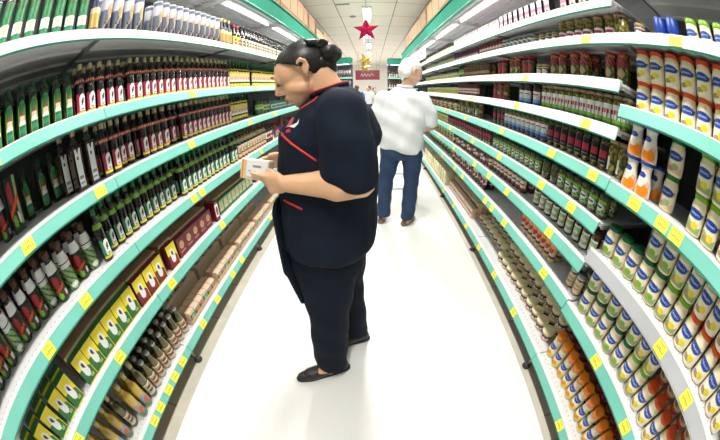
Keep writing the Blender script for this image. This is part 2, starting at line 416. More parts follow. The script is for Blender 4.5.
def hull_bm(balls):
    """convex hull of ellipsoids: (centre, radius or (rx,ry,rz))"""
    bm = bmesh.new()
    for c, r in balls:
        r = r if isinstance(r, (tuple, list)) else (r, r, r)
        t = bmesh.new(); bmesh.ops.create_icosphere(t, subdivisions=3 if max(r) > .05 else 2, radius=1)
        vs = [bm.verts.new((c[0]+v.co.x*r[0], c[1]+v.co.y*r[1], c[2]+v.co.z*r[2])) for v in t.verts]; t.free()
    res = bmesh.ops.convex_hull(bm, input=bm.verts[:], use_existing_faces=False)
    dead = [e for e in bm.verts if not e.link_faces]
    for v in dead: bm.verts.remove(v)
    return bm
def fuse(name, pieces, voxel, smooth, mt, fn=None, post=None):
    """union of rounded pieces -> one continuous smooth mesh"""
    vs = []; fs = []
    for p in pieces:
        bm = hull_bm(p); bm.verts.index_update(); o = len(vs)
        vs += [(fn(v.co) if fn else v.co)[:] for v in bm.verts]
        fs += [tuple(v.index+o for v in f.verts) for f in bm.faces]; bm.free()
    me = bpy.data.meshes.new('raw'); me.from_pydata(vs, [], fs)
    t = bpy.data.objects.new('raw', me); C.objects.link(t)
    r = t.modifiers.new('r', 'REMESH'); r.mode = 'VOXEL'; r.voxel_size = voxel; r.use_smooth_shade = True
    if smooth:
        q = t.modifiers.new('s', 'SMOOTH'); q.factor = .5; q.iterations = smooth
    bpy.context.view_layer.update()
    dg = bpy.context.evaluated_depsgraph_get(); out = bpy.data.meshes.new_from_object(t.evaluated_get(dg))
    bpy.data.objects.remove(t); bpy.data.meshes.remove(me)
    if post:
        for v in out.vertices: v.co = post(v.co)
    out.name = name; out.materials.clear(); out.materials.append(MATS[mt])
    for p in out.polygons: p.use_smooth = True
    return out
def frame(c, fwd, up):
    f = Vector(fwd).normalized(); u = Vector(up); l = u.cross(f).normalized(); u = f.cross(l).normalized()   # l = the figure's left
    c = Vector(c)
    return lambda a, b, d: c+f*a+l*b+u*d
def head_pieces(F, s=1.0):
    """head in local coordinates: forward, left, up (metres from the middle of the head)"""
    g = lambda a, b, c, r: (F(a*s, b*s, c*s)[:], r*s)
    P_ = [[g(-.020, 0, .022, .078), g(.022, 0, .030, .070)],                       # skull
          [g(-.045, 0, .005, .066), g(.03, 0, .02, .070)],
          [g(.040, 0, .035, .052), g(.048, 0, -.035, .048), g(.02, 0, -.02, .062)],    # face
          [g(.062, 0, -.088, .024), g(.045, 0, -.055, .048), g(.005, .026, -.055, .034), g(.005, -.026, -.055, .034)],  # jaw
          [g(.050, .026, -.035, .033), g(.03, .03, -.05, .033)], [g(.050, -.026, -.035, .033), g(.03, -.03, -.05, .033)],                 # cheeks
          [g(.094, 0, .012, .009), g(.112, 0, -.020, .0105), g(.096, .012, -.026, .009), g(.096, -.012, -.026, .009)],  # nose
          [g(.086, .030, .028, .011), g(.086, -.030, .028, .011), g(.082, 0, .03, .014)],                              # brow
          [g(.079, .031, .008, .0130)], [g(.079, -.031, .008, .0130)],                                                # eyelids
         [g(.088, .016, -.056, .007), g(.094, 0, -.052, .009), g(.088, -.016, -.056, .007)],
          [g(.086, .012, -.066, .008), g(.090, 0, -.066, .009), g(.086, -.012, -.066, .008)]]
    for sd in (1, -1):
        hx = [g(.004, sd*.078, .006, .0055), g(.002, sd*.081, .022, .0055), g(-.012, sd*.086, .028, .006), g(-.024, sd*.089, .014, .006), g(-.022, sd*.087, -.006, .006), g(-.008, sd*.080, -.026, .007)]
        P_ += [[a, b] for a, b in zip(hx, hx[1:])]                                       # ear rim
        P_.append([g(-.008, sd*.076, .012, .006), g(-.014, sd*.079, .0, .006), g(-.004, sd*.074, -.018, .007)])
    return P_
def face_bits(F, parent, s=1.0, hair='hair_black', closed=True):
    for sd in (1, -1):
        m = MB(); c = F(.081*s, sd*.031*s, -.001*s); m.sphere(c, .0085*s, 'eye_white', 12, 8)
        e = obj('eye', m, parent)
        m = MB(); c = F(.0855*s, sd*.032*s, -.004*s); m.sphere(c, .0050*s, 'brown', 10, 6); obj('iris', m, e)
        m = MB()
        m.tube([F(.087*s, sd*.018*s, .001*s), F(.0945*s, sd*.030*s, -.003*s), F(.087*s, sd*.045*s, .001*s)], [.0012*s, .0028*s, .002*s], hair, 6); obj('eyelash', m, e)
        m = MB()
        m.tube([F(.0925*s, sd*.016*s, .028*s), F(.0975*s, sd*.030*s, .036*s), F(.088*s, sd*.050*s, .028*s)], [.0022*s, .0032*s, .001*s], hair, 6); obj('eyebrow', m, parent)
    m = MB()
    m.tube([F(.0945*s, .020*s, -.060*s), F(.1035*s, .008*s, -.0565*s), F(.104*s, 0, -.058*s), F(.1035*s, -.008*s, -.0565*s), F(.0945*s, -.020*s, -.060*s)], [.001*s, .0035*s, .003*s, .0035*s, .001*s], 'lip', 6)
    m.tube([F(.094*s, .018*s, -.062*s), F(.101*s, 0, -.067*s), F(.094*s, -.018*s, -.062*s)], [.001*s, .0045*s, .001*s], 'lip', 6)
    obj('lips', m, parent)
def hand_pieces(wrist, palm_dir, palm_normal, thumb_side, curls, s=1.0, spread=.06, thumb=None):
    """palm and five fingers; palm_normal points out of the palm; curls in radians per joint"""
    d = Vector(palm_dir).normalized(); n = Vector(palm_normal); n = (n-d*n.dot(d)).normalized(); t = d.cross(n)*thumb_side; w_ = Vector(wrist)
    P_ = [[(w_[:], .026*s), ((w_+d*.03*s+t*.018*s)[:], .017*s), ((w_+d*.03*s-t*.018*s)[:], .017*s)],
          [((w_+d*.028*s+t*.020*s)[:], .017*s), ((w_+d*.028*s-t*.022*s)[:], .016*s), ((w_+d*.085*s+t*.030*s)[:], .012*s), ((w_+d*.080*s-t*.030*s)[:], .012*s)]]
    ln = (.090, .098, .092, .074)
    for k in range(4):
        off = (.030-.020*k)*s; p = w_+d*(.085-.003*k)*s+t*off; a = 0; r = (.0098, .0100, .0096, .0086)[k]*s
        for j in range(3):
            a += curls[k] if not isinstance(curls[k], (list, tuple)) else curls[k][j]
            dd = (d*math.cos(a)+n*math.sin(a)+t*spread*(1.5-k)).normalized()
            q = p+dd*ln[k]*s*(.46, .31, .23)[j]
            P_.append([(p[:], r*(1-.06*j)), (q[:], r*(.93-.06*j))]); p = q
    p = w_+d*.028*s+t*.028*s
    th = thumb or ((.75, .55, .35), (.95, .15, .30))
    for j, (a, b, c) in enumerate(th):
        dd = (d*a+t*b+n*c).normalized(); q = p+dd*(.042, .034)[j]*s
        P_.append([(p[:], (.0135, .0115)[j]*s), (q[:], (.0115, .0095)[j]*s)]); p = q
    return P_
def project_y(me, x, z, y0, y1=1.0, off=.004):
    """nearest surface point of mesh when looking along +Y from y0"""
    from mathutils.bvhtree import BVHTree
    key = 'bvh_'+me.name
    if key not in _cache:
        _cache[key] = BVHTree.FromPolygons([v.co[:] for v in me.vertices], [tuple(p.vertices) for p in me.polygons])
    h = _cache[key].ray_cast(Vector((x, y0, z)), Vector((0, 1, 0)))
    return (h[0]+Vector((0, -off, 0)))if h[0] else None
def ray_to(me, origin, target, off=.003):
    from mathutils.bvhtree import BVHTree
    key = 'bvh_'+me.name
    if key not in _cache:
        _cache[key] = BVHTree.FromPolygons([v.co[:] for v in me.vertices], [tuple(p.vertices) for p in me.polygons])
    o = Vector(origin); d = (Vector(target)-o).normalized(); h = _cache[key].ray_cast(o, d)
    return (h[0]-d*off) if h[0] else None

# --- the woman in the dark uniform, reading a pack
W = bpy.data.objects.new('person', None); C.objects.link(W); W.location = (0, 0, 0)
tag(W, 'person in dark navy uniform with black hair bun, reading a small pack', 'person')
F0 = frame((-.236, 1.0, 1.487), (-.87, -.12, -.47), (-.47, 0, .88)); F = lambda a, b, c: F0(a*1.10, b*1.06, c*1.08)
shL, elL, wrL = (-.090, .845, 1.325), (-.035, .775, 1.135), (-.268, .812, 1.122)
shR, elR, wrR = (-.10, 1.155, 1.325), (-.12, 1.215, 1.10), (-.305, 1.015, 1.150)
body = [[((-.14, 1.0, 1.33), .06), ((-.150, 1.0, 1.41), .055), ((-.175, 1.0, 1.445), .054)],
        [((-.152, 1.0, 1.41), .055), ((-.190, 1.0, 1.475), .060)],
        [((-.14, 1.0, 1.25), (.13, .15, .12)), ((-.16, 1.0, .95), (.14, .16, .12))],
        [(shL, .048), ((-.14, .95, 1.30), .06)], [(shR, .048), ((-.14, 1.05, 1.30), .06)],
        [(shL, .048), (elL, .048)], [(shR, .048), (elR, .048)],
        [(elL, .048), ((-.10, .772, 1.125), .049), ((-.16, .785, 1.130), .040)], [((-.14, .78, 1.128), .043), (wrL, .029)],
        [(elR, .048), ((-.19, 1.15, 1.14), .040), (wrR, .028)],
        [((-.16, .93, .9), .10), ((-.20, .87, .50), .055)], [((-.20, .87, .50), .05), ((-.215, .865, .09), .038)],
        [((-.14, 1.08, .9), .10), ((-.125, 1.11, .50), .05)], [((-.125, 1.11, .50), .045), ((-.092, 1.12, .09), .036)],
        [((-.215, .865, .09), .036), ((-.20, .868, .035), .03), ((-.30, .82, .03), .025)],
        [((-.092, 1.12, .09), .034), ((-.08, 1.122, .035), .03), ((-.16, 1.10, .03), .025)]]
body += head_pieces(F)
body += hand_pieces(wrL, (-.94, .26, -.06), (.20, .88, .15), -1, ((.12, .18, .15), (.35, .65, .5), (.5, .75, .6), (.6, .8, .6)), .92, thumb=((.80, .30, .35), (.95, -.05, .40)))
body += hand_pieces(wrR, (-.95, -.20, .02), (.0, -.80, -.45), 1, ((.25, .45, .4), (.3, .5, .4), (.35, .5, .5), (.4, .5, .5)), .88, thumb=((.75, .50, .25), (.95, .10, .15)))
bm_ = fuse('body', body, .0052, 3, 'skin')
obj('body', bm_, W)
# hair: cap over the skull with hairline, bun, bow
def hair_mesh():
    bm = bmesh.new(); bmesh.ops.create_uvsphere(bm, u_segments=96, v_segments=72, radius=1)
    keep = []
    cen = (-.012, 0, .022)
    loc = {}
    for v in bm.verts:
        a = cen[0]+v.co.x*(.100 if v.co.x > 0 else .092); b = v.co.y*.0845; c = cen[2]+v.co.z*.0865
        r = 1+.012*math.sin(28*math.atan2(v.co.y, v.co.z+.3))
        a = cen[0]+(a-cen[0])*r; c = cen[2]+(c-cen[2])*r
        loc[v] = (a, b, c)
    def inhair(a, b, c):
        line = .062 if a > .055 else (.062-(.055-a)*1.05 if a > -.005 else (-.001-(-.005-a)*1.9))
        line -= .0 if abs(b) < .06 else .002
        return c > max(line, -.070)
    for v in bm.verts: v.co = F(*loc[v])
    dead = [v for v in bm.verts if not inhair(*loc[v])]
    bmesh.ops.delete(bm, geom=dead, context='VERTS')
    m = MB(); m.bm(bm, 'hair_black', True)
    # hair pulled back from the nape and temples into the knot
    return m
hm = hair_mesh(); h_ = obj('hair', hm, W)
sd_ = h_.modifiers.new('thick', 'SOLIDIFY'); sd_.thickness = .010; sd_.offset = -1
hp = [[(F(-.045, 0, .04)[:], .058), ((-.150, .99, 1.550), .030)],
      [(F(-.062, 0, -.03)[:], .046), ((-.150, .99, 1.54), .028)], [(F(-.060, .040, -.01)[:], .030), (F(-.060, -.040, -.01)[:], .030), ((-.155, .99, 1.54), .026)]]
obj('hair_back', fuse('hair_back', hp, .006, 3, 'hair_black'), h_)
bun = [[((-.140, .965, 1.545), (.036, .034, .038))], [((-.126, .985, 1.540), (.031, .036, .033))], [((-.142, .98, 1.528), (.028, .030, .026))]]
obj('bun', fuse('bun', bun, .005, 2, 'hair_black'), h_)
bow = [[((-.165, .955, 1.570), .012), ((-.198, .935, 1.585), (.016, .012, .012)), ((-.180, .95, 1.588), .010)], [((-.160, .955, 1.572), .014), ((-.158, .94, 1.586), .010), ((-.148, .95, 1.580), .010)], [((-.195, .93, 1.580), .009), ((-.212, .925, 1.592), .006)]]
obj('hair_bow', fuse('hair_bow', bow, .0045, 1, 'black'), h_)
m = MB()
for sy in (-1,):
    m.sphere(F(-.006, .088, -.034), .004, 'silver_foil', 8, 6)
obj('earring', m, W)
face_bits(F, W)
# uniform tunic
shirt = [[((-.135, 1.0, 1.30), (.135, .175, .10)), ((-.105, 1.0, 1.375), (.075, .125, .045))],
         [((-.148, 1.0, 1.245), (.190, .200, .105)), ((-.13, 1.0, 1.31), (.14, .18, .07))],
         [((-.160, 1.0, 1.24), (.180, .19, .10)), ((-.168, 1.0, 1.07), (.186, .20, .12)), ((-.175, 1.0, .90), (.197, .205, .12))],
         [((-.175, 1.0, .92), (.197, .205, .12)), ((-.172, .99, .835), (.190, .212, .075))],
         [((-.120, 1.0, 1.385), (.072, .10, .035)), ((-.142, 1.0, 1.400), (.060, .070, .012))],
         [((-.095, .845, 1.345), .062), ((-.11, .90, 1.34), .075)], [((-.095, 1.155, 1.345), .062), ((-.11, 1.10, 1.34), .075)],
         [((-.090, .83, 1.335), .076), ((-.075, .80, 1.25), .086), ((-.072, .785, 1.165), (.080, .072, .045)), ((-.045, .78, 1.135), (.066, .068, .03))],
         [((-.095, 1.165, 1.335), .074), ((-.09, 1.20, 1.25), .080), ((-.10, 1.215, 1.165), (.085, .07, .045))]]
tun = fuse('tunic', shirt, .0065, 4, 'uniform_navy')
def wrinkle(me, amp, fz, fx):
    me.calc_loop_triangles()
    for v in me.vertices:
        c = v.co; n = v.normal
        v.co = c+n*amp*(math.sin(c.z*fz+c.x*fx+2*math.sin(c.y*9))+.6*math.sin(c.z*fz*.45-c.x*fx*1.7+c.y*14))
wrinkle(tun, .0022, 42, 30)
to = obj('tunic', tun, W)
# collar with red piping, yoke line, waist line, chest emblem
m = MB()
col = []
for k in range(25):
    a = 2*PI*k/24; col.append((-.148+.063*math.cos(a), 1.0+.070*math.sin(a), 1.408+.020*math.cos(a)))
m.tube(col, .010, 'uniform_navy', 8); obj('collar', m, to)
m = MB(); m.tube([(x+.002*math.copysign(1, x+.148), y+(.006 if y > 1 else -.006), z+.009) for x, y, z in col], .0035, 'piping_red', 6); obj('collar_piping', m, to)
CAMP = (0, 0, CAM_H)
def on(me, pts, off=.003):
    out = []
    for t in pts:
        q = ray_to(me, CAMP, t, off)
        if q: out.append(q)
    return out
def interp(pts, n):
    out = []
    for (a, b) in zip(pts, pts[1:]):
        for k in range(n): out.append(tuple(a[i]+(b[i]-a[i])*k/n for i in range(3)))
    out.append(pts[-1]); return out
m = MB(); m.tube(on(tun, interp([(-.300, .90, 1.268), (-.250, .84, 1.245), (-.165, .80, 1.195)], 8), .001), .0042, 'piping_red', 6); obj('yoke_piping', m, to)
m = MB(); m.tube(on(tun, interp([(-.325, .92, 1.020), (-.23, .82, 1.028)], 8), .001), .0042, 'piping_red', 6); obj('waist_piping', m, to)
m = MB(); m.tube(on(tun, interp([(-.135, .93, 1.425), (-.185, .90, 1.375), (-.235, .87, 1.345)], 8), .001), .0036, 'piping_red', 6); obj('front_piping', m, to)
def patch(me, c, du, dv, polys, mt):
    """flat emblem pieces laid on the cloth"""
    mb_ = MB()
    for poly in polys:
        vs = []
        for (a, b) in poly:
            t = (c[0]+du[0]*a+dv[0]*b, c[1]+du[1]*a+dv[1]*b, c[2]+du[2]*a+dv[2]*b)
            q = ray_to(me, CAMP, t, .004)
            vs.append(q if q else Vector(t))
        mb_.add(vs, [tuple(range(len(vs)))], mt)
    return mb_
ec = (-.255, .86, 1.300)
e1 = patch(tun, ec, (1, 0, 0), (0, 0, 1), [[(-.032, -.026), (.000, -.018), (-.004, -.008), (-.036, -.016)], [(-.018, -.004), (.004, .000), (.014, .028), (.008, .028)]], 'crimson')
eo = obj('chest_emblem', e1, to)
e2 = patch(tun, ec, (1, 0, 0), (0, 0, 1), [[(-.012, .000), (.012, -.006), (.026, .006), (.030, .022), (.022, .010), (.008, .004)]], 'white')
obj('emblem_swoosh', e2, eo)
# apron panel hanging at the front
ap = [[((-.352, .93, .98), (.018, .075, .05)), ((-.348, .92, .74), (.018, .070, .05))], [((-.348, .925, .76), (.018, .072, .05)), ((-.300, .87, .585), (.012, .025, .03))]]
obj('apron_panel', fuse('apron_panel', ap, .006, 2, 'trouser_navy'), W)
# trousers
tr = [[((-.172, 1.0, .86), (.178, .195, .09)), ((-.190, .935, .72), (.150, .115, .06)), ((-.160, 1.08, .74), (.130, .105, .06))],
      [((-.192, .925, .74), (.140, .115, .06)), ((-.192, .885, .50), (.094, .088, .04))], [((-.192, .885, .50), (.094, .088, .04)), ((-.212, .865, .30), (.084, .080, .04)), ((-.215, .866, .10), (.083, .078, .025))],
      [((-.150, 1.07, .74), (.130, .105, .06)), ((-.125, 1.11, .50), (.080, .085, .04))], [((-.125, 1.11, .50), (.080, .085, .04)), ((-.105, 1.118, .30), (.070, .074, .04)), ((-.092, 1.12, .10), (.068, .072, .025))]]
trm = fuse('trousers', tr, .0065, 3, 'trouser_navy'); wrinkle(trm, .0024, 36, 24); obj('trousers', trm, W)
for nm, (ax, ay), (tx, ty) in (('shoe', (-.145, .905), (-.410, .785)), ('shoe', (-.038, 1.135), (-.235, 1.070))):
    d = Vector((tx-ax, ty-ay, 0)); Ld = d.length; d.normalize(); s_ = Vector((-d.y, d.x, 0)); A = Vector((ax, ay, 0))
    q = lambda t, l, z: (A+d*t*Ld+s_*l+Vector((0, 0, z)))[:]
    sp = [[(q(.06, 0, .040), .036), (q(.35, 0, .048), .042)], [(q(.3, 0, .045), .042), (q(.75, 0, .030), .034), (q(.72, .016, .028), .028), (q(.72, -.016, .028), .028)], [(q(.72, .015, .026), .027), (q(.72, -.015, .026), .027), (q(.90, 0, .024), .026)]]
    so = obj('shoe', fuse('shoe', sp, .005, 2, 'shoe_dark', post=lambda c: Vector((c.x, c.y, max(c.z, .006)))), W)
    sl = [[(q(.04, 0, .010), (.040, .040, .010)), (q(.72, 0, .010), (.046, .046, .010))], [(q(.72, 0, .010), (.046, .046, .010)), (q(.91, 0, .010), (.032, .032, .010))]]
    obj('sole', fuse('sole', sl, .005, 1, 'sole_dark', post=lambda c: Vector((c.x, c.y, max(c.z, .0005)))), so)
    if nm == 'shoe' and ax > -.10:
        m = MB(); m.sphere(q(.22, 0, .075), (.045, .042, .04), 'sock_lilac', 14, 10); obj('sock', m, W)
# the pack she holds
m = MB(); m.box((-.062, -.019, -.037), (.062, .019, .037), 'mayo_white', .006)
pk = obj('food_pack', m, None, (-.410, .902, 1.150), rot=(math.radians(-14), math.radians(6), math.radians(-14)))
l = MB(); l.flat(-.056, .056, -.033, .033, -.0196, lambda u, v: 'orange' if u < .10 else ('cream' if u < .2 else ('grey' if (.62 < v < .72 and .45 < u < .8) or (.4 < v < .46 and .3 < u < .6) else ('peach' if v < .12 else 'white'))), 24, 16); obj('label', l, pk)
tag(pk, 'small white food pack with orange edge held in the hands of the uniformed person', 'pack')

# --- the white-haired man in white shirt and jeans, seen from behind
Mn = bpy.data.objects.new('person', None); C.objects.link(Mn)
tag(Mn, 'white-haired person in white shirt and blue jeans, seen from behind at a cart', 'person')
G = frame((.385, 2.74, 1.600), (.86, .38, -.30), (.25, .12, .95))
ms, me_, mw = (.500, 2.74, 1.32), (.590, 2.76, 1.05), (.545, 3.0, .985)
ns, ne, nw = (.120, 2.74, 1.32), (.040, 2.78, 1.06), (.13, 3.02, .99)
mb = [[((.32, 2.75, 1.38), .055), ((.355, 2.75, 1.50), .058)], [((.33, 2.75, 1.30), (.16, .09, .10)), ((.31, 2.75, .95), (.14, .09, .1))],
      [(ms, .048), (me_, .040)], [(me_, .042), (mw, .028)], [(ns, .048), (ne, .040)], [(ne, .042), (nw, .028)],
      [((.20, 2.75, .88), .09), ((.14, 2.75, .48), .052)], [((.14, 2.75, .48), .05), ((.12, 2.76, .08), .036)], [((.42, 2.75, .88), .09), ((.405, 2.74, .48), .052)], [((.405, 2.74, .48), .05), ((.375, 2.70, .08), .036)],
      [((.12, 2.76, .08), .034), ((.10, 2.74, .035), .03), ((.12, 2.88, .03), .025)], [((.375, 2.70, .08), .034), ((.37, 2.68, .035), .03), ((.45, 2.80, .03), .025)]]
mb += head_pieces(G, 1.08)
mb += hand_pieces(mw, (-.1, .9, -.3), (-.1, -.3, -.9), 1, (.5, .5, .5, .5), .95) + hand_pieces(nw, (.1, .9, -.3), (.1, -.3, -.9), -1, (.5, .5, .5, .5), .95)
obj('body', fuse('body', mb, .008, 2, 'skin_pale'), Mn)
hw = [[(G(-.035, 0, .045)[:], .092)], [(G(.0, 0, .058)[:], .084)], [(G(-.060, 0, -.005)[:], .078)], [(G(-.065, .03, -.035)[:], .050), (G(-.065, -.03, -.035)[:], .050)]]
ho = obj('hair', fuse('hair', hw, .007, 2, 'hair_white'), Mn)
face_bits(G, Mn, 1.08, 'hair_white')
sw = [[((.31, 2.75, 1.37), (.17, .090, .055)), ((.325, 2.745, 1.43), (.080, .068, .03))],
      [((.31, 2.75, 1.33), (.225, .120, .09)), ((.300, 2.75, 1.15), (.235, .140, .10))], [((.300, 2.75, 1.15), (.235, .140, .10)), ((.290, 2.75, .84), (.222, .145, .05)), ((.36, 2.75, .79), (.13, .13, .03))],
      [((.49, 2.75, 1.33), .080), ((.565, 2.755, 1.20), .082), ((.585, 2.77, 1.08), (.075, .078, .04))], [((.12, 2.75, 1.33), .080), ((.070, 2.765, 1.20), .082), ((.050, 2.775, 1.09), (.075, .078, .04))]]
swm = fuse('shirt', sw, .009, 3, 'shirt_white'); wrinkle(swm, .0045, 34, 20); so = obj('shirt', swm, Mn)
m = MB(); m.tube([(.325+.070*math.cos(2*PI*k/20), 2.745+.064*math.sin(2*PI*k/20), 1.455+.006*math.sin(2*PI*k/20)) for k in range(21)], .013, 'shirt_white', 8); obj('collar', m, so)
jn = [[((.29, 2.75, .86), (.205, .130, .08)), ((.20, 2.75, .76), (.115, .115, .06)), ((.40, 2.75, .76), (.115, .115, .06))],
      [((.195, 2.75, .78), (.108, .110, .06)), ((.140, 2.755, .48), (.078, .080, .04))], [((.140, 2.755, .48), (.078, .080, .04)), ((.122, 2.76, .08), (.072, .074, .02))],
      [((.405, 2.75, .78), (.108, .110, .06)), ((.405, 2.735, .48), (.080, .082, .04))], [((.405, 2.735, .48), (.080, .082, .04)), ((.378, 2.70, .08), (.074, .074, .02))]]
jm = fuse('jeans', jn, .008, 3, 'denim'); wrinkle(jm, .003, 40, 20); jo = obj('jeans', jm, Mn)
m = MB()
for cx in (.195, .395):
    obj('back_pocket', patch(jm, (cx, 2.62, .80), (1, 0, 0), (0, 0, 1), [[(-.05, .05), (.05, .05), (.045, -.055), (0, -.075), (-.045, -.055)]], 'denim'), jo)
for (ax, ay), (tx, ty) in (((.095, 2.715), (.12, 2.94)), ((.335, 2.66), (.46, 2.85))):
    d = Vector((tx-ax, ty-ay, 0)); Ld = d.length; d.normalize(); s_ = Vector((-d.y, d.x, 0)); A = Vector((ax, ay, 0))
    q = lambda t, l, z: (A+d*t*Ld+s_*l+Vector((0, 0, z)))[:]
    sp = [[(q(.1, 0, .036), .034), (q(.4, 0, .046), .040)], [(q(.4, 0, .040), .040), (q(.88, 0, .030), .034)], [(q(.05, 0, .015), (.042, .042, .014)), (q(.9, 0, .015), (.044, .044, .014))]]
    obj('shoe', fuse('shoe', sp, .007, 1, 'sandal_brown', post=lambda c: Vector((c.x, c.y, max(c.z, .0005)))), Mn)

# --- shopping cart in front of the man
ct = bpy.data.objects.new('shopping_cart', None); C.objects.link(ct); ct.location = (.33, 3.16, 0)
tag(ct, 'wire shopping cart in front of the white-haired person', 'cart')
m = MB()
for k in range(13):
    t = k/12; z = .55+.42*t; xw = .20+.05*t
    for sx in (-1, 1): m.tube([(sx*xw, .02, z), (sx*(xw-.04), .82, z-.0)], .0022, 'cap_silver', 4) if k % 2 == 0 else None
for k in range(15):
    y = .02+.8*k/14; sh = .04*k/14
    m.tube([(-.25+sh, y, .97), (-.20+sh, y, .55), (.20-sh, y, .55), (.25-sh, y, .97)], .0022, 'cap_silver', 4)
for z in (.55, .76, .97): m.tube([(-.2-.05*(z-.55)/.42, .02, z), (.2+.05*(z-.55)/.42, .02, z)], .003, 'cap_silver', 4); m.tube([(-.16-.05*(z-.55)/.42, .82, z), (.16+.05*(z-.55)/.42, .82, z)], .003, 'cap_silver', 4)
for k in range(9): x = -.19+.38*k/8; m.tube([(x*.85, .82, .97), (x*.8, .82, .55), (x, .02, .55)], .002, 'cap_silver', 4)
obj('basket', m, ct)
m = MB(); m.tube([(-.26, -.06, 1.0), (.26, -.06, 1.0)], .014, 'green', 10); obj('handle', m, ct)
m = MB()
for sx in (-1, 1):
    m.tube([(sx*.25, -.06, 1.0), (sx*.24, .03, .95), (sx*.22, .05, .30), (sx*.20, .20, .16), (sx*.17, .85, .16)], .010, 'cap_silver', 8); m.tube([(sx*.20, .10, .55), (sx*.20, .12, .2)], .008, 'cap_silver', 8)
m.tube([(-.20, .2, .16), (.20, .2, .16)], .009, 'cap_silver', 8); m.tube([(-.17, .85, .16), (.17, .85, .16)], .009, 'cap_silver', 8)
obj('frame', m, ct)
for sx, yy in ((-.21, .20), (.21, .20), (-.17, .83), (.17, .83)):
    m = MB(); bm = bmesh.new(); bmesh.ops.create_cone(bm, segments=16, radius1=.055, radius2=.055, depth=.03, cap_ends=True); bmesh.ops.rotate(bm, verts=bm.verts, matrix=Matrix.Rotation(PI/2, 3, 'Y')); bmesh.ops.translate(bm, verts=bm.verts, vec=(sx, yy, .056)); m.bm(bm, 'sole_dark', True)
    wo = obj('wheel', m, ct)
    m = MB(); m.box((sx-.022, yy-.012, .05), (sx-.018, yy+.012, .155), 'cap_silver'); m.box((sx+.018, yy-.012, .05), (sx+.022, yy+.012, .155), 'cap_silver'); m.box((sx-.022, yy-.012, .15), (sx+.022, yy+.012, .16), 'cap_silver'); obj('fork', m, wo)

# --- people and fittings beyond the aisle
def far_person(x, y, hgt, face, shirt, hair, label):
    r = bpy.data.objects.new('person', None); C.objects.link(r); tag(r, label, 'person')
    k = hgt/1.7; q = lambda a, b, c: (x+a*k, y+b*k, c*k)
    H_ = frame(q(0, 0, 1.58), face, (0, 0, 1))
    b = [[(q(0, 0, 1.35), .05), (q(0, 0, 1.48), .05)], [(q(0, 0, 1.3), (.14, .09, .1)), (q(0, 0, .95), (.13, .09, .08))]]
    for s in (-1, 1):
        b += [[(q(s*.19, 0, 1.36), .05), (q(s*.25, .02, 1.10), .042)], [(q(s*.25, .02, 1.10), .040), (q(s*.24, -.10, .88), .028)], [(q(s*.09, 0, .9), .08), (q(s*.1, 0, .48), .05)], [(q(s*.1, 0, .48), .048), (q(s*.1, 0, .07), .036)], [(q(s*.1, .03, .035), .035), (q(s*.1, -.12, .03), .028)]]
        b += hand_pieces(q(s*.24, -.10, .88), (0, -.2, -.9), (-s, 0, 0), -s, (.2, .25, .3, .35), .95)
    b += head_pieces(H_, k)
    obj('body', fuse('body', b, .010, 1, 'skin_pale'), r)
    obj('hair', fuse('hair', [[(H_(-.03, 0, .045)[:], .088)], [(H_(-.055, 0, -.01)[:], .07)]], .009, 2, hair), r)
    s_ = [[(q(0, 0, 1.38), (.17, .09, .06)), (q(0, 0, 1.15), (.17, .12, .1))], [(q(0, 0, 1.15), (.17, .12, .1)), (q(0, 0, .90), (.17, .12, .05))]]
    for s in (-1, 1): s_.append([(q(s*.18, 0, 1.37), .065), (q(s*.24, .01, 1.18), .065)])
    obj('shirt', fuse('shirt', s_, .01, 2, shirt), r)
    t_ = [[(q(0, 0, .92), (.17, .12, .06)), (q(0, 0, .80), (.16, .11, .06))]]
    for s in (-1, 1): t_.append([(q(s*.09, 0, .82), (.09, .10, .05)), (q(s*.1, 0, .08), (.065, .07, .02))])
    obj('trousers', fuse('trousers', t_, .01, 2, 'denim'), r)
far_person(-.52, 10.6, 1.62, (.3, 1, 0), 'shirt_blue', 'hair_brown', 'distant brown-haired person in a blue shirt beyond the aisle')
far_person(-.12, 11.6, 1.62, (-.8, -.6, 0), 'shirt_white', 'hair_brown', 'distant person in a white shirt beneath the maroon banner')
far_person(.14, 12.4, 1.55, (.5, -1, 0), 'shirt_green', 'hair_black', 'distant person in a green shirt beneath the maroon banner')

# --- hanging decorations
def star(name, c, R, mt, mt2, label, ang=0):
    m = MB(); pts = []
    for k in range(10):
        a = PI/2+k*PI/5+ang; r = R if k % 2 == 0 else R*.42; pts.append((c[0]+r*math.cos(a), c[1], c[2]+r*math.sin(a)))
    vs = pts+[(c[0], c[1]-R*.28, c[2]), (c[0], c[1]+R*.28, c[2])]
    m.add(vs, [(k, (k+1) % 10, 10) for k in range(0, 10, 2)]+[((k+1) % 10, k, 11) for k in range(0, 10, 2)], mt)
    m.add(vs, [(k, (k+1) % 10, 10) for k in range(1, 10, 2)]+[((k+1) % 10, k, 11) for k in range(1, 10, 2)], mt2)
    o = obj(name, m); s = MB(); s.tube([(c[0], c[1], c[2]+R*.98), (c[0], c[1], CEIL)], .0015, 'white', 4); obj('string', s, o)
    return tag(o, label, 'decoration')
mat('foil_red', (.60, .01, .05), .18, metal=.6); mat('foil_magenta', (.40, .01, .12), .15, metal=.6); mat('foil_gold', (.75, .55, .12), .2, metal=.7); mat('foil_gold2', (.55, .42, .12), .2, metal=.7)
star('hanging_star', (-.045, 3.4, 2.19), .16, 'foil_red', 'foil_magenta', 'shiny red foil star hanging in the middle of the aisle', .05)
star('hanging_star', (-.13, 6.5, 2.13), .20, 'foil_gold', 'foil_gold2', 'upper gold foil star hanging beyond the red star', .3)
star('hanging_star', (-.20, 9.5, 2.22), .20, 'foil_gold', 'foil_gold2', 'lower gold foil star hanging in front of the maroon banner', .1)
m = MB(); m.box((-.75, 14.0, 1.98), (.42, 14.04, 2.48), 'maroon'); bn = obj('hanging_banner', m)
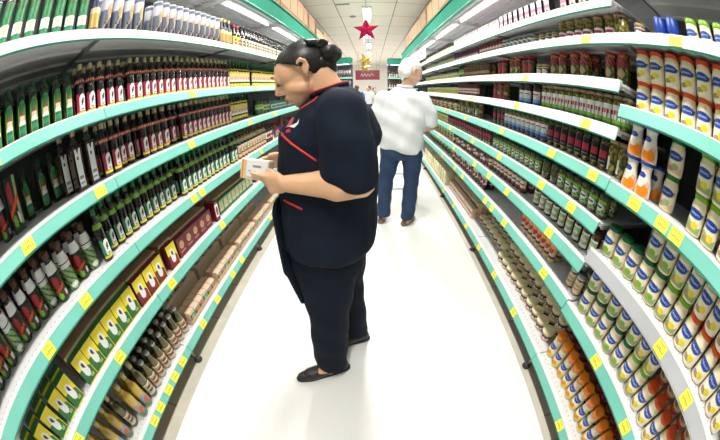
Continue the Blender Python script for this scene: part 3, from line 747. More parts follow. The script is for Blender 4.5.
for dx in (-.6, .28):
    s = MB(); s.tube([(dx, 14.02, 2.48), (dx, 14.02, CEIL)], .006, 'grey', 6); obj('cord', s, bn)
s = MB(); s.add([(-.5+.65*a, 13.993, 2.10+.26*b) for a, b in ((0, .3), (.1, .9), (.2, .4), (.3, .95), (.42, .45), (.55, .8), (.68, .4), (.8, .85), (1, .5), (1, .3), (.8, .6), (.68, .12), (.55, .5), (.42, .1), (.3, .6), (.2, .05), (.1, .5), (.02, .1))], [tuple(range(18))], 'grey'); obj('lettering', s, bn)
tag(bn, 'maroon banner hanging across the far end of the aisle', 'banner')

# --- boxes stored on top of the shelving
def tbox(side, y0, y1, h, d, label, mt='cardboard_top', xo=.05, slot=False):
    x0, x1 = (XL-xo-d, XL-xo) if side < 0 else (XR+xo, XR+xo+d)
    m = MB(); m.box((x0, y0, 0), (x1, y1, h), mt, .004)
    o = obj('cardboard_box', m, None, (0, 0, CAN[0]+.0455))
    xs = x1+.0008 if side < 0 else x0-.0008
    t = MB(); a, b = (xs-.0006, xs) if side < 0 else (xs, xs+.0006)
    if slot: t.box((a, (y0+y1)/2-.05, h*.62), (b, (y0+y1)/2+.05, h*.68), 'brown'); obj('hand_slot', t, o)
    else:
        pts = [(xs, y0+.03+(y1-y0-.06)*k/24, h*.45+.03*math.sin(k*1.3)) for k in range(25)]
        t.tube(pts, .006, 'cardboard_dark', 4); obj('printed_line', t, o)
    return tag(o, label, 'box', 'cardboard boxes on top of the shelving')
tops = [(2.4, .50), (2.95, .50), (3.5, .48), (3.98, .46)]
for i, (y, wd) in enumerate(((1.9, .55), (2.48, .55), (3.06, .50), (3.60, .46), (4.08, .42), (4.52, .42), (4.96, .30), (5.42, .55))):
    tbox(-1, y, y+wd-.01, .74-.01*i, .34, '%s cardboard box from near end, on top of the bottle-side shelving' % ord_[i])
tbox(-1, 6.15, 7.1, .50, .34, 'low cardboard box with hand slot on top of the bottle-side shelving', slot=True)
tbox(-1, 7.2, 8.2, .62, .34, 'farthest cardboard box on top of the bottle-side shelving')
for i, (y, wd) in enumerate(((2.6, .5), (3.12, .5), (3.66, .45), (4.13, .45), (4.60, .42), (5.20, .50), (5.72, .45), (6.19, .45), (6.66, .45), (7.13, .45), (7.6, .45), (8.07, .45))):
    tbox(1, y, y+wd-.012, .62+.02*(i % 3), .34, '%s cardboard box from near end, on top of the jar-side shelving' % ord_[i])
# white sign with blue lettering under the fascia of the jar side
m = MB(); m.box((.962, 5.0, 2.06), (.968, 6.9, 2.30), 'white')
sg = obj('shelf_sign', m); s = MB()
s.add([(.9612, 6.9-(.15+1.6*a), 2.06+.24*b) for a, b in ((.02, .2), (.12, .75), (.22, .3), (.34, .8), (.42, .35), (.55, .7), (.66, .3), (.8, .75), (.98, .5), (.98, .32), (.8, .52), (.66, .08), (.55, .42), (.42, .12), (.34, .5), (.22, .05), (.12, .45), (.06, .1))], [tuple(range(18))], 'blue')
obj('lettering', s, sg); tag(sg, 'white sign with blue script under the far fascia of the jar side', 'sign')

# ------------------------------------------------------------------ product painters
def bird_label(bg, band='yellow', bgtop=None):
    def p(u, v):
        if v < .12: return band
        if abs(u-.52) < .29 and (v < .66 and v > .17 or ell(u, v, .52, .66, .29, .32)):
            if ell(u, v, .52, .60, .10, .10) or ell(u, v, .58, .71, .07, .07) or (abs(u-.46) < .04 and .42 < v < .56): return 'ink'
            if .22 < v < .30 and abs(u-.5) < .12: return 'grey'
            return 'white'
        return bg if u < .24 or v < .17 else 'glass_black'
    return p
def text_band(bg, ink):
    def p(u, v):
        if .25 < v < .78 and .14 < u < .86 and (int(u*26) % 3 != 0) and not (int(u*26) % 6 == 1 and v > .5): return ink
        return bg
    return p
def stripes(*bands):
    """bands: (v_top, material) from bottom to top"""
    def p(u, v):
        for t, m_ in bands:
            if v < t: return m_
        return bands[-1][1]
    return p
def tall_green(u, v):
    if not (v < .78 or ell(u, v, .5, .78, .5, .22)): return None
    if abs(u-.5) > .43: return 'lime'
    if .42 < v < .58 and abs(u-.5) < .32: return 'peach' if v > .47 else 'white'
    if ell(u, v, .5, .64, .15, .06): return 'red'
    if .12 < v < .26 and int(u*24) % 3: return 'teal'
    if .34 < v < .40: return 'white'
    return 'green' if v < .9 else 'midgreen'
def tin_label(u, v):
    if abs(u-.5) > .44: return 'pale_green' if u > .5 else 'darkgreen'
    if .30 < v < .56: return 'peach' if ell(u, v, .5, .43, .2, .08) else 'white'
    if ell(u, v, .5, .45, .13, .05): return 'red'
    if v < .28: return 'teal' if int(v*30) % 3 == 0 and int(u*17) % 2 else 'midgreen'
    if v > .80: return 'green'
    return 'midgreen' if (u+v*2) % .34 > .1 else 'green'
def navy_oil(u, v):
    if v < .06: return 'gold'
    if .12 < v < .18 and abs(u-.5) < .3 and int(u*20) % 3: return 'peach'
    d = v-.42-.8*(u-.5)
    if abs(d) < .035: return 'gold'
    if v < .38: return 'navy' if d < 0 or u > .3 else 'slate'
    if ell(u, v, .56, .62, .17, .17): return 'tan' if v < .66 else 'gold'
    if v < .62: return 'slate' if d > 0 else 'navy'
    if v > .90: return 'slate'
    return 'lavender'
def white_strip(u, v):
    if v > .86 and abs(u-.5) < .3: return 'ink' if abs(u-.5) < .22-(1-v) else 'white'
    if .68 < v < .76 and abs(u-.42) < .14: return 'brown'
    if .52 < v < .54 or .25 < v < .27 or .21 < v < .22 or abs(v-.10) < .02: return 'grey' if abs(u-.5) < .35 else 'white'
    return 'white'
def peach_lab(u, v):
    if v > .82: return 'yellow'
    if v < .15: return 'yellow'
    if .15 <= v < .3: return 'darkgreen'
    if ell(u, v, .5, .55, .2, .14): return 'tan'
    return 'peach' if v > .42 else 'white'
def redpep(u, v):
    if v < .10: return 'darkgreen'
    if ell(u, v, .35, .72, .20, .22): return 'red'
    if abs(v-.47-.3*(u-.5)) < .06: return 'orangered'
    if ell(u, v, .65, .24, .17, .11): return 'white' if u > .62 else 'maroon'
    if ell(u, v, .3, .2, .18, .12): return 'lime'
    if u > .78: return 'pale_green'
    return 'black' if (u*7+v*5) % 1 > .25 else 'darkgreen'
def greenveg(u, v):
    if v > .85: return 'white'
    if ell(u, v, .5, .16, .22, .09): return 'white'
    return 'pale_green' if (u*3+v*4) % 1 > .35 else 'green'
def brownslim(u, v):
    if v > .82: return 'darkgreen' if v > .92 else 'white'
    if v < .1: return 'orangered'
    if ell(u, v, .5, .55, .3, .18): return 'tan'
    if .28 < v < .36: return 'ink'
    return 'peach' if v > .4 else 'cream'
def red_on_black(u, v):
    if abs(u-.5) < .34 and .30 < v < .70: return 'crimson' if (int(v*20) % 5) else 'red'
    if .12 < v < .2 and abs(u-.5) < .28: return 'grey'
    return 'black'
def bluewhite(u, v):
    if v > .72: return 'crimson' if abs(v-.79) < .05 and abs(u-.5) < .35 else 'white'
    if v > .40: return 'white' if (u*5+v*3) % 1 > .3 else 'lightblue'
    return 'lightblue' if v > .2 else 'blue'
def redwhite_green(u, v):
    if v > .72: return 'tan' if (u-.5)**2 > .14 else 'white'
    if v > .52: return 'crimson' if abs(u-.5) < .44 and int(u*22) % 4 else 'white'
    if v > .26: return 'white' if (u*5) % 1 > .25 else 'grey'
    return 'lime' if v > .08 else 'green'
def greenlab(u, v):
    if v > .84: return 'lime'
    if ell(u, v, .5, .5, .34, .26): return 'ink' if abs(v-.52) < .07 and abs(u-.5) < .25 else 'white'
    if v < .12: return 'pale_green'
    return 'pale_green' if (u*3+v*2) % 1 > .45 else 'green'
def whitered(u, v):
    if v > .80: return 'pickle'
    if .52 < v < .70 and abs(u-.5) < .38: return 'crimson'
    if v < .18: return 'orangered'
    return 'white'
def redtop(u, v):
    if v > .62: return 'red' if (u*5+v*4) % 1 > .5 else ('darkjar' if u > .5 else 'maroon')
    if ell(u, v, .5, .38, .22, .16): return 'tan'
    return 'darkgreen' if (u*4) % 1 > .5 else 'mixveg'
def pinkish(u, v):
    if v > .72: return 'purple'
    if ell(u, v, .5, .45, .30, .2): return 'white'
    if v < .2: return 'maroon'
    return 'pink' if (u*4+v*3) % 1 > .5 else 'maroon'
def slimbeige(u, v):
    if v > .86: return 'green' if u > .5 else 'orange'
    if ell(u, v, .5, .5, .3, .2): return 'orange' if v > .5 else 'red'
    if .12 < v < .22: return 'brown'
    return 'peach'
def tubpaint(u, v):
    if .25 < v < .8 and abs(u-.5) < .42: return 'ink' if (int(u*18) % 3 == 0) else ('purple' if v > .5 else 'white')
    return 'peach'
def generic(a, b, c):
    def p(u, v):
        if ell(u, v, .5, .52, .33, .24): return c if abs(v-.52) > .06 else a
        return a if v < .22 or v > .85 else b
    return p
def mayolab(lower, accent):
    def p(u, v):
        if ell(u, v, .46, .70-.0*(u-.5), .41, .18): return 'lightblue' if not ell(u, v, .46, .70, .39, .16) else 'blue'
        if v < .50 and v > .06:
            if ell(u, v, .58, .30, .16, .13): return accent
            if ell(u, v, .35, .20, .20, .10): return 'tan'
            return lower if abs(u-.5) < .40 and v < .34+.1*math.sin(u*7) else 'mayo'
        if abs(u-.84) < .06 and v > .62 and v < .8: return 'ink' if v > .7 else 'yellow'
        return 'mayo'
    return p

# product kinds: body mesh + [(part name, mesh)] + joined mesh
KIND = {}
def kind(name, objname, cat, body, parts, R, h, desc):
    j = MB().merge(body)
    pm = []
    for pn, mb_ in parts:
        j.merge(mb_); pm.append((pn, mb_.mesh(pn)))
    KIND[name] = dict(name=objname, cat=cat, body=body.mesh(objname), parts=pm, joined=j.mesh(objname), R=R, h=h, desc=desc)
def bottle(name, desc, R, h, glass, cap, lab, lab2=None, z=(.08, .56), neck=(.70, .82), caph=.10, ang=2.6, shoulder=.62, nr=.4, rcap=None, objname='sauce_bottle', cat='bottle', seg=14):
    b = MB(); sh = shoulder*h
    b.lathe([(R*.9, 0), (R, .006), (R, sh), (R*.93, sh+.06*h), (R*(nr+.12), sh+.15*h), (R*nr, sh+.21*h), (R*nr, h*(1-caph))], glass, seg)
    c = MB(); rc = rcap or R*nr*1.12
    c.lathe([(rc, h*(1-caph)-.004), (rc*1.03, h*(1-caph)), (rc*1.03, h*.985), (rc*.85, h)], cap, 12)
    l = MB(); l.wrap(R+.0008, z[0]*h, z[1]*h, ang, lab, 24, 24)
    parts = [('cap', c), ('label', l)]
    if lab2:
        n = MB()
        def rz(zz):
            t = zz/h; s0 = sh/h
            if t < s0+.06: return R*(1-.07*max(0, t-s0)/.06)+.0012
            if t < s0+.15: return R*(.93+(nr+.12-.93)*(t-s0-.06)/.09)+.0012
            if t < s0+.21: return R*(nr+.12-.12*(t-s0-.15)/.06)+.0012
            return R*nr+.0014
        n.wrap(0, neck[0]*h, neck[1]*h, 4.4, lab2, 20, 8, Rz=rz)
        parts.append(('neck_label', n))
    kind(name, objname, cat, b, parts, R, h, desc)
def jar(name, desc, R, h, content, lid, lab, z=(.12, .78), lidh=.12, ang=3.0, objname='glass_jar', cat='jar', shape=None, logo=False, lidr=1.0, seg=16):
    b = MB()
    prof = shape or [(R*.9, 0), (R, .05), (R, .80), (R*.90, .87)]
    b.lathe([(r if r > .5*R*.01 else r, zz*h) for r, zz in prof]+[(prof[-1][0], h*(1-lidh)+.001)], content, seg)
    c = MB(); rl = prof[-1][0]*1.06*lidr
    c.lathe([(rl, h*(1-lidh)), (rl*1.02, h*(1-lidh)+.002), (rl*1.02, h-.003), (rl*.95, h)], lid, seg)
    l = MB()
    def rz(zz):
        t = zz/h
        for (r0, z0), (r1, z1) in zip(prof, prof[1:]):
            if z0 <= t <= z1: return r0+(r1-r0)*(t-z0)/(z1-z0)+.0009
        return prof[-1][0]+.0009
    l.wrap(0, z[0]*h, z[1]*h, ang, lab, 44 if logo else 24, 38 if logo else 22, Rz=rz)
    if logo:
        zc = (z[0]+(z[1]-z[0])*.70)*h
        wrap_text(l, "Hellmann's", R*.31, rz(zc)+.0008, zc, 'white', .0, -.04*ang)
    kind(name, objname, cat, b, [('lid', c), ('label', l)], R, h, desc)
def carton(name, desc, w_, d, h, side, paint, objname='carton', cat='carton', top=None):
    b = MB(); b.box((-w_/2, -d/2, 0), (w_/2, d/2, h), side, .0015)
    l = MB(); l.flat(-w_/2+.001, w_/2-.001, .001, h-.001, -d/2-.0008, paint, 22, 28)
    parts = [('label', l)]
    if top:
        t = MB(); t.box((-w_/2+.002, -d/2+.002, h), (w_/2-.002, d/2-.002, h+.002), top); parts.append(('lid', t))
    kind(name, objname, cat, b, parts, w_/2, h, desc)

bottle('soy', 'gold-capped black soy sauce bottle with red bird label', .029, .262, 'glass_black', 'cap_gold', bird_label('crimson'), text_band('red', 'peach'), z=(.07, .44), neck=(.625, .71), ang=2.3, shoulder=.60, nr=.40, objname='soy_sauce_bottle')
bottle('soyg', 'green-capped dark sauce bottle with green bird label', .029, .245, 'glass_black', 'green', bird_label('midgreen'), text_band('lime', 'pale_green'), z=(.07, .43), neck=(.64, .73), ang=2.3, shoulder=.60, nr=.40, objname='soy_sauce_bottle')
bottle('olive', 'dark green oil bottle with tall arched green label', .033, .235, 'glass_green', 'darkgreen', tall_green, z=(.08, .70), ang=1.25, shoulder=.74, nr=.42, objname='olive_oil_bottle')
bottle('peach', 'slim green-capped bottle with peach and yellow label', .027, .27, 'glass_green', 'green', peach_lab, text_band('yellow', 'tan'), z=(.10, .60), neck=(.66, .70), objname='vinegar_bottle')
bottle('darkwine', 'slim dark bottle with pale label on the topmost shelf', .030, .29, 'glass_black', 'black', generic('white', 'cream', 'ink'), z=(.12, .5), shoulder=.6, objname='oil_bottle', ang=2.0)
bottle('pep', 'paper-collared sauce bottle with red pepper and green picture', .030, .215, 'darkjar', 'brown', redpep, stripes((1, 'white')), z=(.03, .58), neck=(.60, .80), shoulder=.62, nr=.62, ang=3.6, rcap=.020)
bottle('veg', 'paper-collared sauce bottle with pale green vegetable label', .030, .215, 'darkjar', 'brown', greenveg, stripes((1, 'white')), z=(.03, .58), neck=(.60, .80), shoulder=.62, nr=.62, ang=3.6, rcap=.020)
bottle('slim', 'slim brown bottle with tan and cream label', .026, .24, 'glass_brown', 'brown', brownslim, text_band('tan', 'cream'), z=(.05, .55), neck=(.60, .78), shoulder=.6, nr=.42, objname='vinegar_bottle')
bottle('oil', 'golden oil bottle with yellow cap and blue-orange label', .034, .27, 'oil_gold', 'cap_gold', lambda u, v: ('teal' if v < .5 else 'lightblue') if not ell(u, v, .5, .55, .3, .3) else 'orangered', z=(.06, .36), ang=1.9, shoulder=.60, nr=.42, caph=.11, objname='olive_oil_bottle')
bottle('oild', 'dark golden oil bottle with cream label', .034, .27, 'oil_dark', 'cap_gold', generic('cream', 'tan', 'navy'), z=(.10, .42), ang=1.9, shoulder=.60, nr=.42, caph=.11, objname='olive_oil_bottle')
bottle('goldglass', 'gold and dark blue bottle', .032, .29, 'navy', 'gold', stripes((.3, 'navy'), (.8, 'gold'), (1, 'cream')), z=(.05, .6), shoulder=.6, objname='oil_bottle')
bottle('red_flower', 'bottle with yellow label and red bow', .032, .27, 'glass_black', 'red', generic('yellow', 'cream', 'red'), z=(.1, .55), shoulder=.6, objname='oil_bottle')
jar('palm', 'silver-capped dark glass bottle with cream food label', .031, .20, 'oil_dark', 'cap_silver', generic('cream', 'tan', 'maroon'), z=(.05, .52), lidh=.07, shape=[(.029, 0), (.031, .03), (.031, .58), (.022, .74), (.019, .80), (.019, .9)], objname='palm_heart_jar', ang=3.4)
jar('navyoil', 'navy and white oil tin with gold swirl', .033, .27, 'white', 'white', navy_oil, z=(.0, .96), lidh=.03, ang=3.4, shape=[(.033, 0), (.033, .95), (.031, .97)], objname='oil_tin', cat='tin')
jar('tin', 'slim green oil tin with white and red label', .030, .245, 'darkgreen', 'silver_foil', tin_label, z=(.02, .94), lidh=.03, ang=2.3, shape=[(.030, 0), (.030, .95), (.028, .97)], objname='oil_tin', cat='tin')
jar('tealjar', 'small teal-labelled bottle', .028, .13, 'teal', 'teal', generic('teal', 'white', 'teal'), objname='sauce_bottle', cat='bottle')
jar('greenjar', 'dark green jar with green and cream label', .038, .17, 'darkgreen', 'black', stripes((.45, 'green'), (.7, 'cream'), (1, 'lime')), z=(.08, .7))
jar('whitegreen', 'dark jar with white and green label', .042, .165, 'darkjar', 'black', generic('green', 'cream', 'lime'), z=(.1, .7))
jar('pick', 'short jar of green pickles with green and white label', .034, .108, 'pickle', 'darkgreen', greenlab, z=(.15, .74), lidh=.13, objname='pickle_jar', ang=2.2)
jar('pickplain', 'short jar of green pickles with its plain side showing', .036, .108, 'pickle', 'darkgreen', lambda u, v: None if abs(u-.5) < .4 else 'green', z=(.15, .74), lidh=.13, objname='pickle_jar')
jar('rwg', 'tall olive jar with red lettering and lime band', .030, .15, 'olives', 'tan', redwhite_green, z=(.10, .70), lidh=.10, objname='olive_jar', ang=3.4)
jar('bw', 'tall olive jar with light blue and white label', .032, .15, 'olives', 'darkgreen', bluewhite, z=(.12, .72), lidh=.10, objname='olive_jar', ang=2.6)
jar('bwdark', 'dark jar with light blue and white label', .035, .155, 'darkjar', 'black', bluewhite, z=(.06, .66), lidh=.10, objname='olive_jar', ang=2.6)
jar('rob', 'tall olive jar with black and red label', .031, .15, 'olives', 'black', red_on_black, z=(.18, .80), lidh=.10, objname='olive_jar', ang=2.8)
jar('robplain', 'tall olive jar showing mostly olives', .033, .155, 'olives', 'tan', lambda u, v: 'white' if abs(u-.4) < .08 and v < .6 else None, lidh=.10, objname='olive_jar')
jar('wr', 'tall yellow olive jar with white and red label', .033, .142, 'mixveg', 'tan', whitered, z=(.05, .66), lidh=.09, objname='olive_jar', ang=2.6)
jar('yel', 'wide jar of yellow olives', .042, .145, 'olives', 'tan', lambda u, v: None, lidh=.09, objname='olive_jar')
jar('redtop', 'tall jar of mixed vegetables with red upper label', .036, .16, 'mixveg', 'red', redtop, z=(.08, .82), lidh=.08, objname='vegetable_jar', ang=3.0)
jar('reddark', 'tall dark jar with red and green label', .034, .158, 'darkjar', 'red', generic('red', 'darkgreen', 'crimson'), z=(.1, .8), lidh=.08, objname='vegetable_jar')
jar('smallpale', 'small dark jar with pale cap', .030, .095, 'darkjar', 'tan', generic('cream', 'brown', 'white'), lidh=.16, objname='vegetable_jar')
jar('palecap', 'dark jar with pale cap and grey label', .031, .12, 'darkjar', 'cap_silver', generic('grey', 'white', 'brown'), lidh=.14, objname='vegetable_jar')
jar('pinkjar', 'dark jar with pink and maroon label', .030, .13, 'maroon', 'purple', pinkish, lidh=.12, objname='vegetable_jar')
jar('redjar', 'small jar with pink cap and red-brown label', .031, .13, 'peppers', 'maroon', generic('maroon', 'peach', 'white'), lidh=.14, objname='vegetable_jar')
jar('slender', 'slender golden brown jar', .026, .15, 'mixveg', 'brown', stripes((.3, 'brown'), (.6, 'tan'), (1, 'brown')), objname='vegetable_jar')
jar('brownlab', 'small brown-capped jar with green and white label', .030, .125, 'peppers', 'brown', generic('white', 'pale_green', 'cream'), z=(.1, .72), lidh=.12, objname='vegetable_jar', ang=2.4)
jar('slimcan', 'slender beige can with orange and green picture', .025, .183, 'peach', 'brown', slimbeige, z=(.02, .95), lidh=.03, ang=3.6, shape=[(.025, 0), (.025, .95), (.024, .97)], objname='slim_can', cat='can')
jar('silverjar', 'small clear jar with silver lid', .030, .11, 'mushroom', 'cap_silver', generic('peach', 'cream', 'tan'), lidh=.14, objname='mushroom_jar')
jar('can_pale', 'pale green and white can', .036, .10, 'white', 'cap_silver', generic('yellow', 'white', 'lime'), z=(.0, .9), lidh=.04, shape=[(.036, 0), (.036, .95), (.035, .97)], objname='food_can', cat='can')
jar('can_red', 'red and green labelled can', .034, .11, 'red', 'cap_silver', generic('red', 'peach', 'green'), z=(.0, .9), lidh=.04, shape=[(.034, 0), (.034, .95), (.033, .97)], objname='food_can', cat='can')
jar('darkbottle', 'dark bottle-shaped jar with red label', .028, .17, 'darkjar', 'black', generic('maroon', 'white', 'red'), objname='vegetable_jar')
MSH = [(.033, 0), (.038, .05), (.0395, .30), (.0375, .52), (.0385, .72), (.033, .85)]
for nm, ld, lw, ac, ds in (('mg', 'darkgreen', 'pale_green', 'lime', 'dark green'), ('ml', 'lime', 'pale_green', 'yellow', 'lime green'), ('mr', 'orangered', 'mayo_white', 'yellow', 'red'), ('mdg', 'green', 'peach', 'pale_green', 'green')):
    if nm == 'mg': mat('lid_darkgreen', (.004, .12, .04), .4); ld = 'lid_darkgreen'
    jar(nm, 'mayonnaise jar with %s lid and blue oval logo' % ds, .0395, .134, 'mayo', ld, mayolab(lw, ac), z=(.04, .74), lidh=.13, ang=2.7, shape=MSH, objname='mayonnaise_jar', logo=True)
SQ = [(.030, 0), (.035, .04), (.036, .35), (.030, .60), (.033, .74), (.026, .84)]
jar('squeeze', 'squeeze mayonnaise bottle with bright orange cap', .034, .175, 'mayo', 'orange', mayolab('yellow', 'orange'), z=(.04, .66), lidh=.17, ang=2.6, shape=SQ, objname='mayonnaise_bottle', cat='bottle', logo=True, lidr=1.15)
jar('darkred', 'small sauce jar with dark red lid', .034, .15, 'peppers', 'maroon', generic('yellow', 'orange', 'tan'), lidh=.16, objname='sauce_jar', lidr=1.1)
SO = [(.038, 0), (.040, .06), (.038, .30), (.027, .66), (.026, .82), (.030, .88)]
def orangesplash(u, v):
    if ell(u, v, .42, .72, .30, .10): return 'blue'
    if v < .42+.12*math.sin(u*9): return 'orange' if ell(u, v, .65, .22, .30, .22) else 'peach'
    return 'mayo_white'
jar('splash', 'white sauce bottle with orange splash label', .040, .135, 'mayo_white', 'blue', orangesplash, z=(.03, .86), lidh=.09, ang=2.8, shape=SO, objname='sauce_bottle', cat='bottle', lidr=1.2)
jar('bluecap', 'upturned squeeze bottle with tall blue cap', .028, .12, 'mayo_white', 'blue', generic('white', 'blue', 'white'), z=(.05, .3), lidh=.55, shape=[(.026, 0), (.028, .1), (.024, .40)], objname='sauce_bottle', cat='bottle', lidr=1.2)
jar('greencap', 'mayonnaise bottle with lime green cap', .032, .125, 'mayo', 'lime', mayolab('pale_green', 'yellow'), z=(.04, .74), lidh=.16, shape=[(.030, 0), (.032, .05), (.030, .6), (.028, .84)], objname='mayonnaise_bottle', cat='bottle', logo=True)
jar('tub', 'low tub with cream lid and printed band', .040, .072, 'cream', 'tub_lid', tubpaint, z=(.1, .75), lidh=.2, ang=4.5, shape=[(.036, 0), (.040, .06), (.041, .8)], objname='spread_tub', cat='tub', lidr=1.05)
for nm, bg, ds in (('cg', 'green', 'green'), ('cr', 'maroon', 'maroon')):
    def pp(u, v, bg=bg):
        if v < .05 or u > .97: return 'yellow'
        if abs(u-.5) < .22 and (.32 < v < .60) or ell(u, v, .5, .60, .22, .20) or ell(u, v, .5, .34, .2, .12):
            return 'ink' if ell(u, v, .5, .62, .09, .08) or ell(u, v, .56, .56, .05, .06) else 'white'
        if ell(u, v, .68, .16, .16, .07): return 'pale_green' if bg == 'green' else 'red'
        return bg if v < .62-.22*(u-.5)*2 and v < .58 else 'yellow'
    carton(nm, '%s and yellow seasoning carton with black bird' % ds, .088, .045, .150, bg, pp, objname='seasoning_carton')
def maroonp(u, v):
    if ell(u, v, .5, .60, .26, .2): return 'tan' if ell(u, v, .5, .6, .18, .13) else 'gold'
    if .2 < v < .28 and abs(u-.5) < .3: return 'tan'
    return 'maroon'
carton('cm', 'dark maroon seasoning carton with gold oval', .088, .05, .125, 'maroon', maroonp, objname='seasoning_carton')
carton('cc', 'slim green and cream seasoning carton', .072, .045, .115, 'green', lambda u, v: 'cream' if abs(u-.5) < .34 and v > .2 and v < .9 and not ell(u, v, .5, .5, .15, .12) else ('pale_green' if v > .2 else 'green'), objname='seasoning_carton')
carton('crw', 'narrow red and white seasoning carton', .05, .09, .15, 'maroon', generic('maroon', 'white', 'red'), objname='seasoning_carton')
carton('tall', 'tall dark carton with red and white print', .07, .05, .23, 'black', redpep, objname='sauce_carton')
carton('pate', 'small food carton with vegetable picture', .06, .05, .085, 'peach', lambda u, v: 'white' if v > .8 else ('orangered' if ell(u, v, .6, .3, .25, .2) else ('darkgreen' if u < .3 and v < .6 else ('blue' if v < .12 else 'tan'))), objname='food_carton')
carton('pateg', 'small food carton with green picture', .06, .05, .085, 'peach', lambda u, v: 'cream' if v > .75 else ('pale_green' if ell(u, v, .5, .35, .3, .25) else ('brown' if u < .3 else 'teal')), objname='food_carton')
carton('strawb', 'white carton with strawberry picture and black edge', .062, .05, .165, 'black', lambda u, v: 'ink' if u < .12 else ('orangered' if ell(u, v, .5, .3, .32, .2) else ('pink' if .55 < v < .7 else 'white')), objname='jelly_carton')
carton('pinkc', 'slim white and pink carton with dark top', .052, .05, .155, 'pink', lambda u, v: 'ink' if v > .80 and (u*4) % 1 > .4 else ('pink' if v < .42 and (u*3+v*5) % 1 > .4 else 'white'), objname='jelly_carton')
carton('sqb', 'square amber bottle with long white label', .060, .060, .205, 'glass_brown', lambda u, v: white_strip((u-.18)/.64, (v-.08)/.86) if .18 < u < .82 and .08 < v < .94 else 'glass_black', objname='vinegar_bottle', cat='bottle')
_sb = MB(); _sb.lathe([(.030, .205), (.024, .22), (.012, .235), (.012, .252)], 'glass_black', 12)
_sc = MB(); _sc.lathe([(.014, .250), (.014, .272), (.012, .276)], 'cap_gold', 12)
KIND['sqb']['parts'] += [('neck', _sb.mesh('neck')), ('cap', _sc.mesh('cap'))]; KIND['sqb']['h'] = .276
carton('yellowpack', 'yellow and white plastic food pack', .10, .12, .10, 'cream', generic('yellow', 'white', 'cream'), objname='food_pack', cat='pack')
carton('smallpink', 'small pinkish white tub pack', .055, .055, .055, 'peach', generic('maroon', 'peach', 'white'), objname='food_pack', cat='pack', top='cream')
# ------------------------------------------------------------------ putting products on shelves
jr = random.Random(5)
SHN = ['top', 'second', 'third', 'fourth', 'fifth', 'sixth', 'seventh', 'eighth', 'ninth']
COUNT = [0]
def put(kn, side, x, y, z, label, group=None, simple=False, drot=0):
    K = KIND[kn]
    simple = simple or y > 3.3
    rz = (PI/2 if side < 0 else -PI/2)+drot
    o = obj(K['name'], K['joined'] if simple else K['body'], None, (x, y, z), rz)
    if not simple:
        for pn, me in K['parts']:
            p = bpy.data.objects.new(pn, me); C.objects.link(p); p.parent = o
    tag(o, label, K['cat'], group); COUNT[0] += 1
    return o
SEEN = {}
def row(side, z, place, kn, y0, y1, pitch, back=.07, rows=1, stack=1, gap=.009, skip=(), jx=.004, rowgap=None, rowx=None, backlabel=None):
    """front row from y0 (near) to y1 (far); further rows behind, stacks above"""
    kl = kn if isinstance(kn, list) else [kn]
    K0 = KIND[kl[0]]
    n = max(1, int(round((y1-y0)/pitch))+1)
    if n > 1: pitch = (y1-y0)/(n-1)
    base = XL if side < 0 else XR
    depth = 2*max(KIND[q]['R'] for q in kl) if 'carton' not in K0['name'] and 'pack' not in K0['name'] else .055
    grp = '%s, %s' % (K0['name'].replace('_', ' ')+'s', place)
    seen = SEEN.setdefault(place, {})
    for i in range(n):
        kk = kl[i % len(kl)]
        K = KIND[kk]; seen[kk] = seen.get(kk, 0)+1
        if i in skip: continue
        y = y0+i*pitch
        for r in range(rows):
            x = back+depth/2+r*(rowgap or depth+gap)+jr.uniform(0, jx)
            for s in range(stack if isinstance(stack, int) else stack[r]):
                x_ = base-x if side < 0 else base+x
                if True:
                    c = ord_[seen[kk]-1] if seen[kk] <= len(ord_) else 'number %d' % seen[kk]
                    rw = ('', 'rear ', 'third-row ', 'fourth-row ')[r]
                    ns = stack if isinstance(stack, int) else stack[r]
                    lv = '' if ns == 1 else ('bottom ' if s == 0 else ('upper ' if s == ns-1 else 'middle '))
                    lab = compose(rw+lv, KIND[kk]['desc'], ', %s along %s' % (c, place))
                put(kk, side, x_, y+jr.uniform(-.002, .002), z+.0005+s*(K['h']+.001), lab, grp, drot=jr.uniform(-.12, .12) if 'carton' not in K['name'] and kk != 'sqb' else jr.uniform(-.02, .02))
def compose(pre, desc, post):
    ws = desc.split(); room = 16-len(pre.split())-len(post.replace(',', '').split())
    for d in ('its', 'mostly', 'bright', 'a', 'the', 'and', 'with', 'showing', 'of', 'picture'):
        while len(ws) > room and d in ws: ws.remove(d)
    return pre+' '.join(ws[:room])+post
def P(i, side): return ('bottle-side %s shelf' if side < 0 else 'jar-side %s shelf') % SHN[i]
def PB(i): return 'near %s jar-side shelf' % SHN[i]
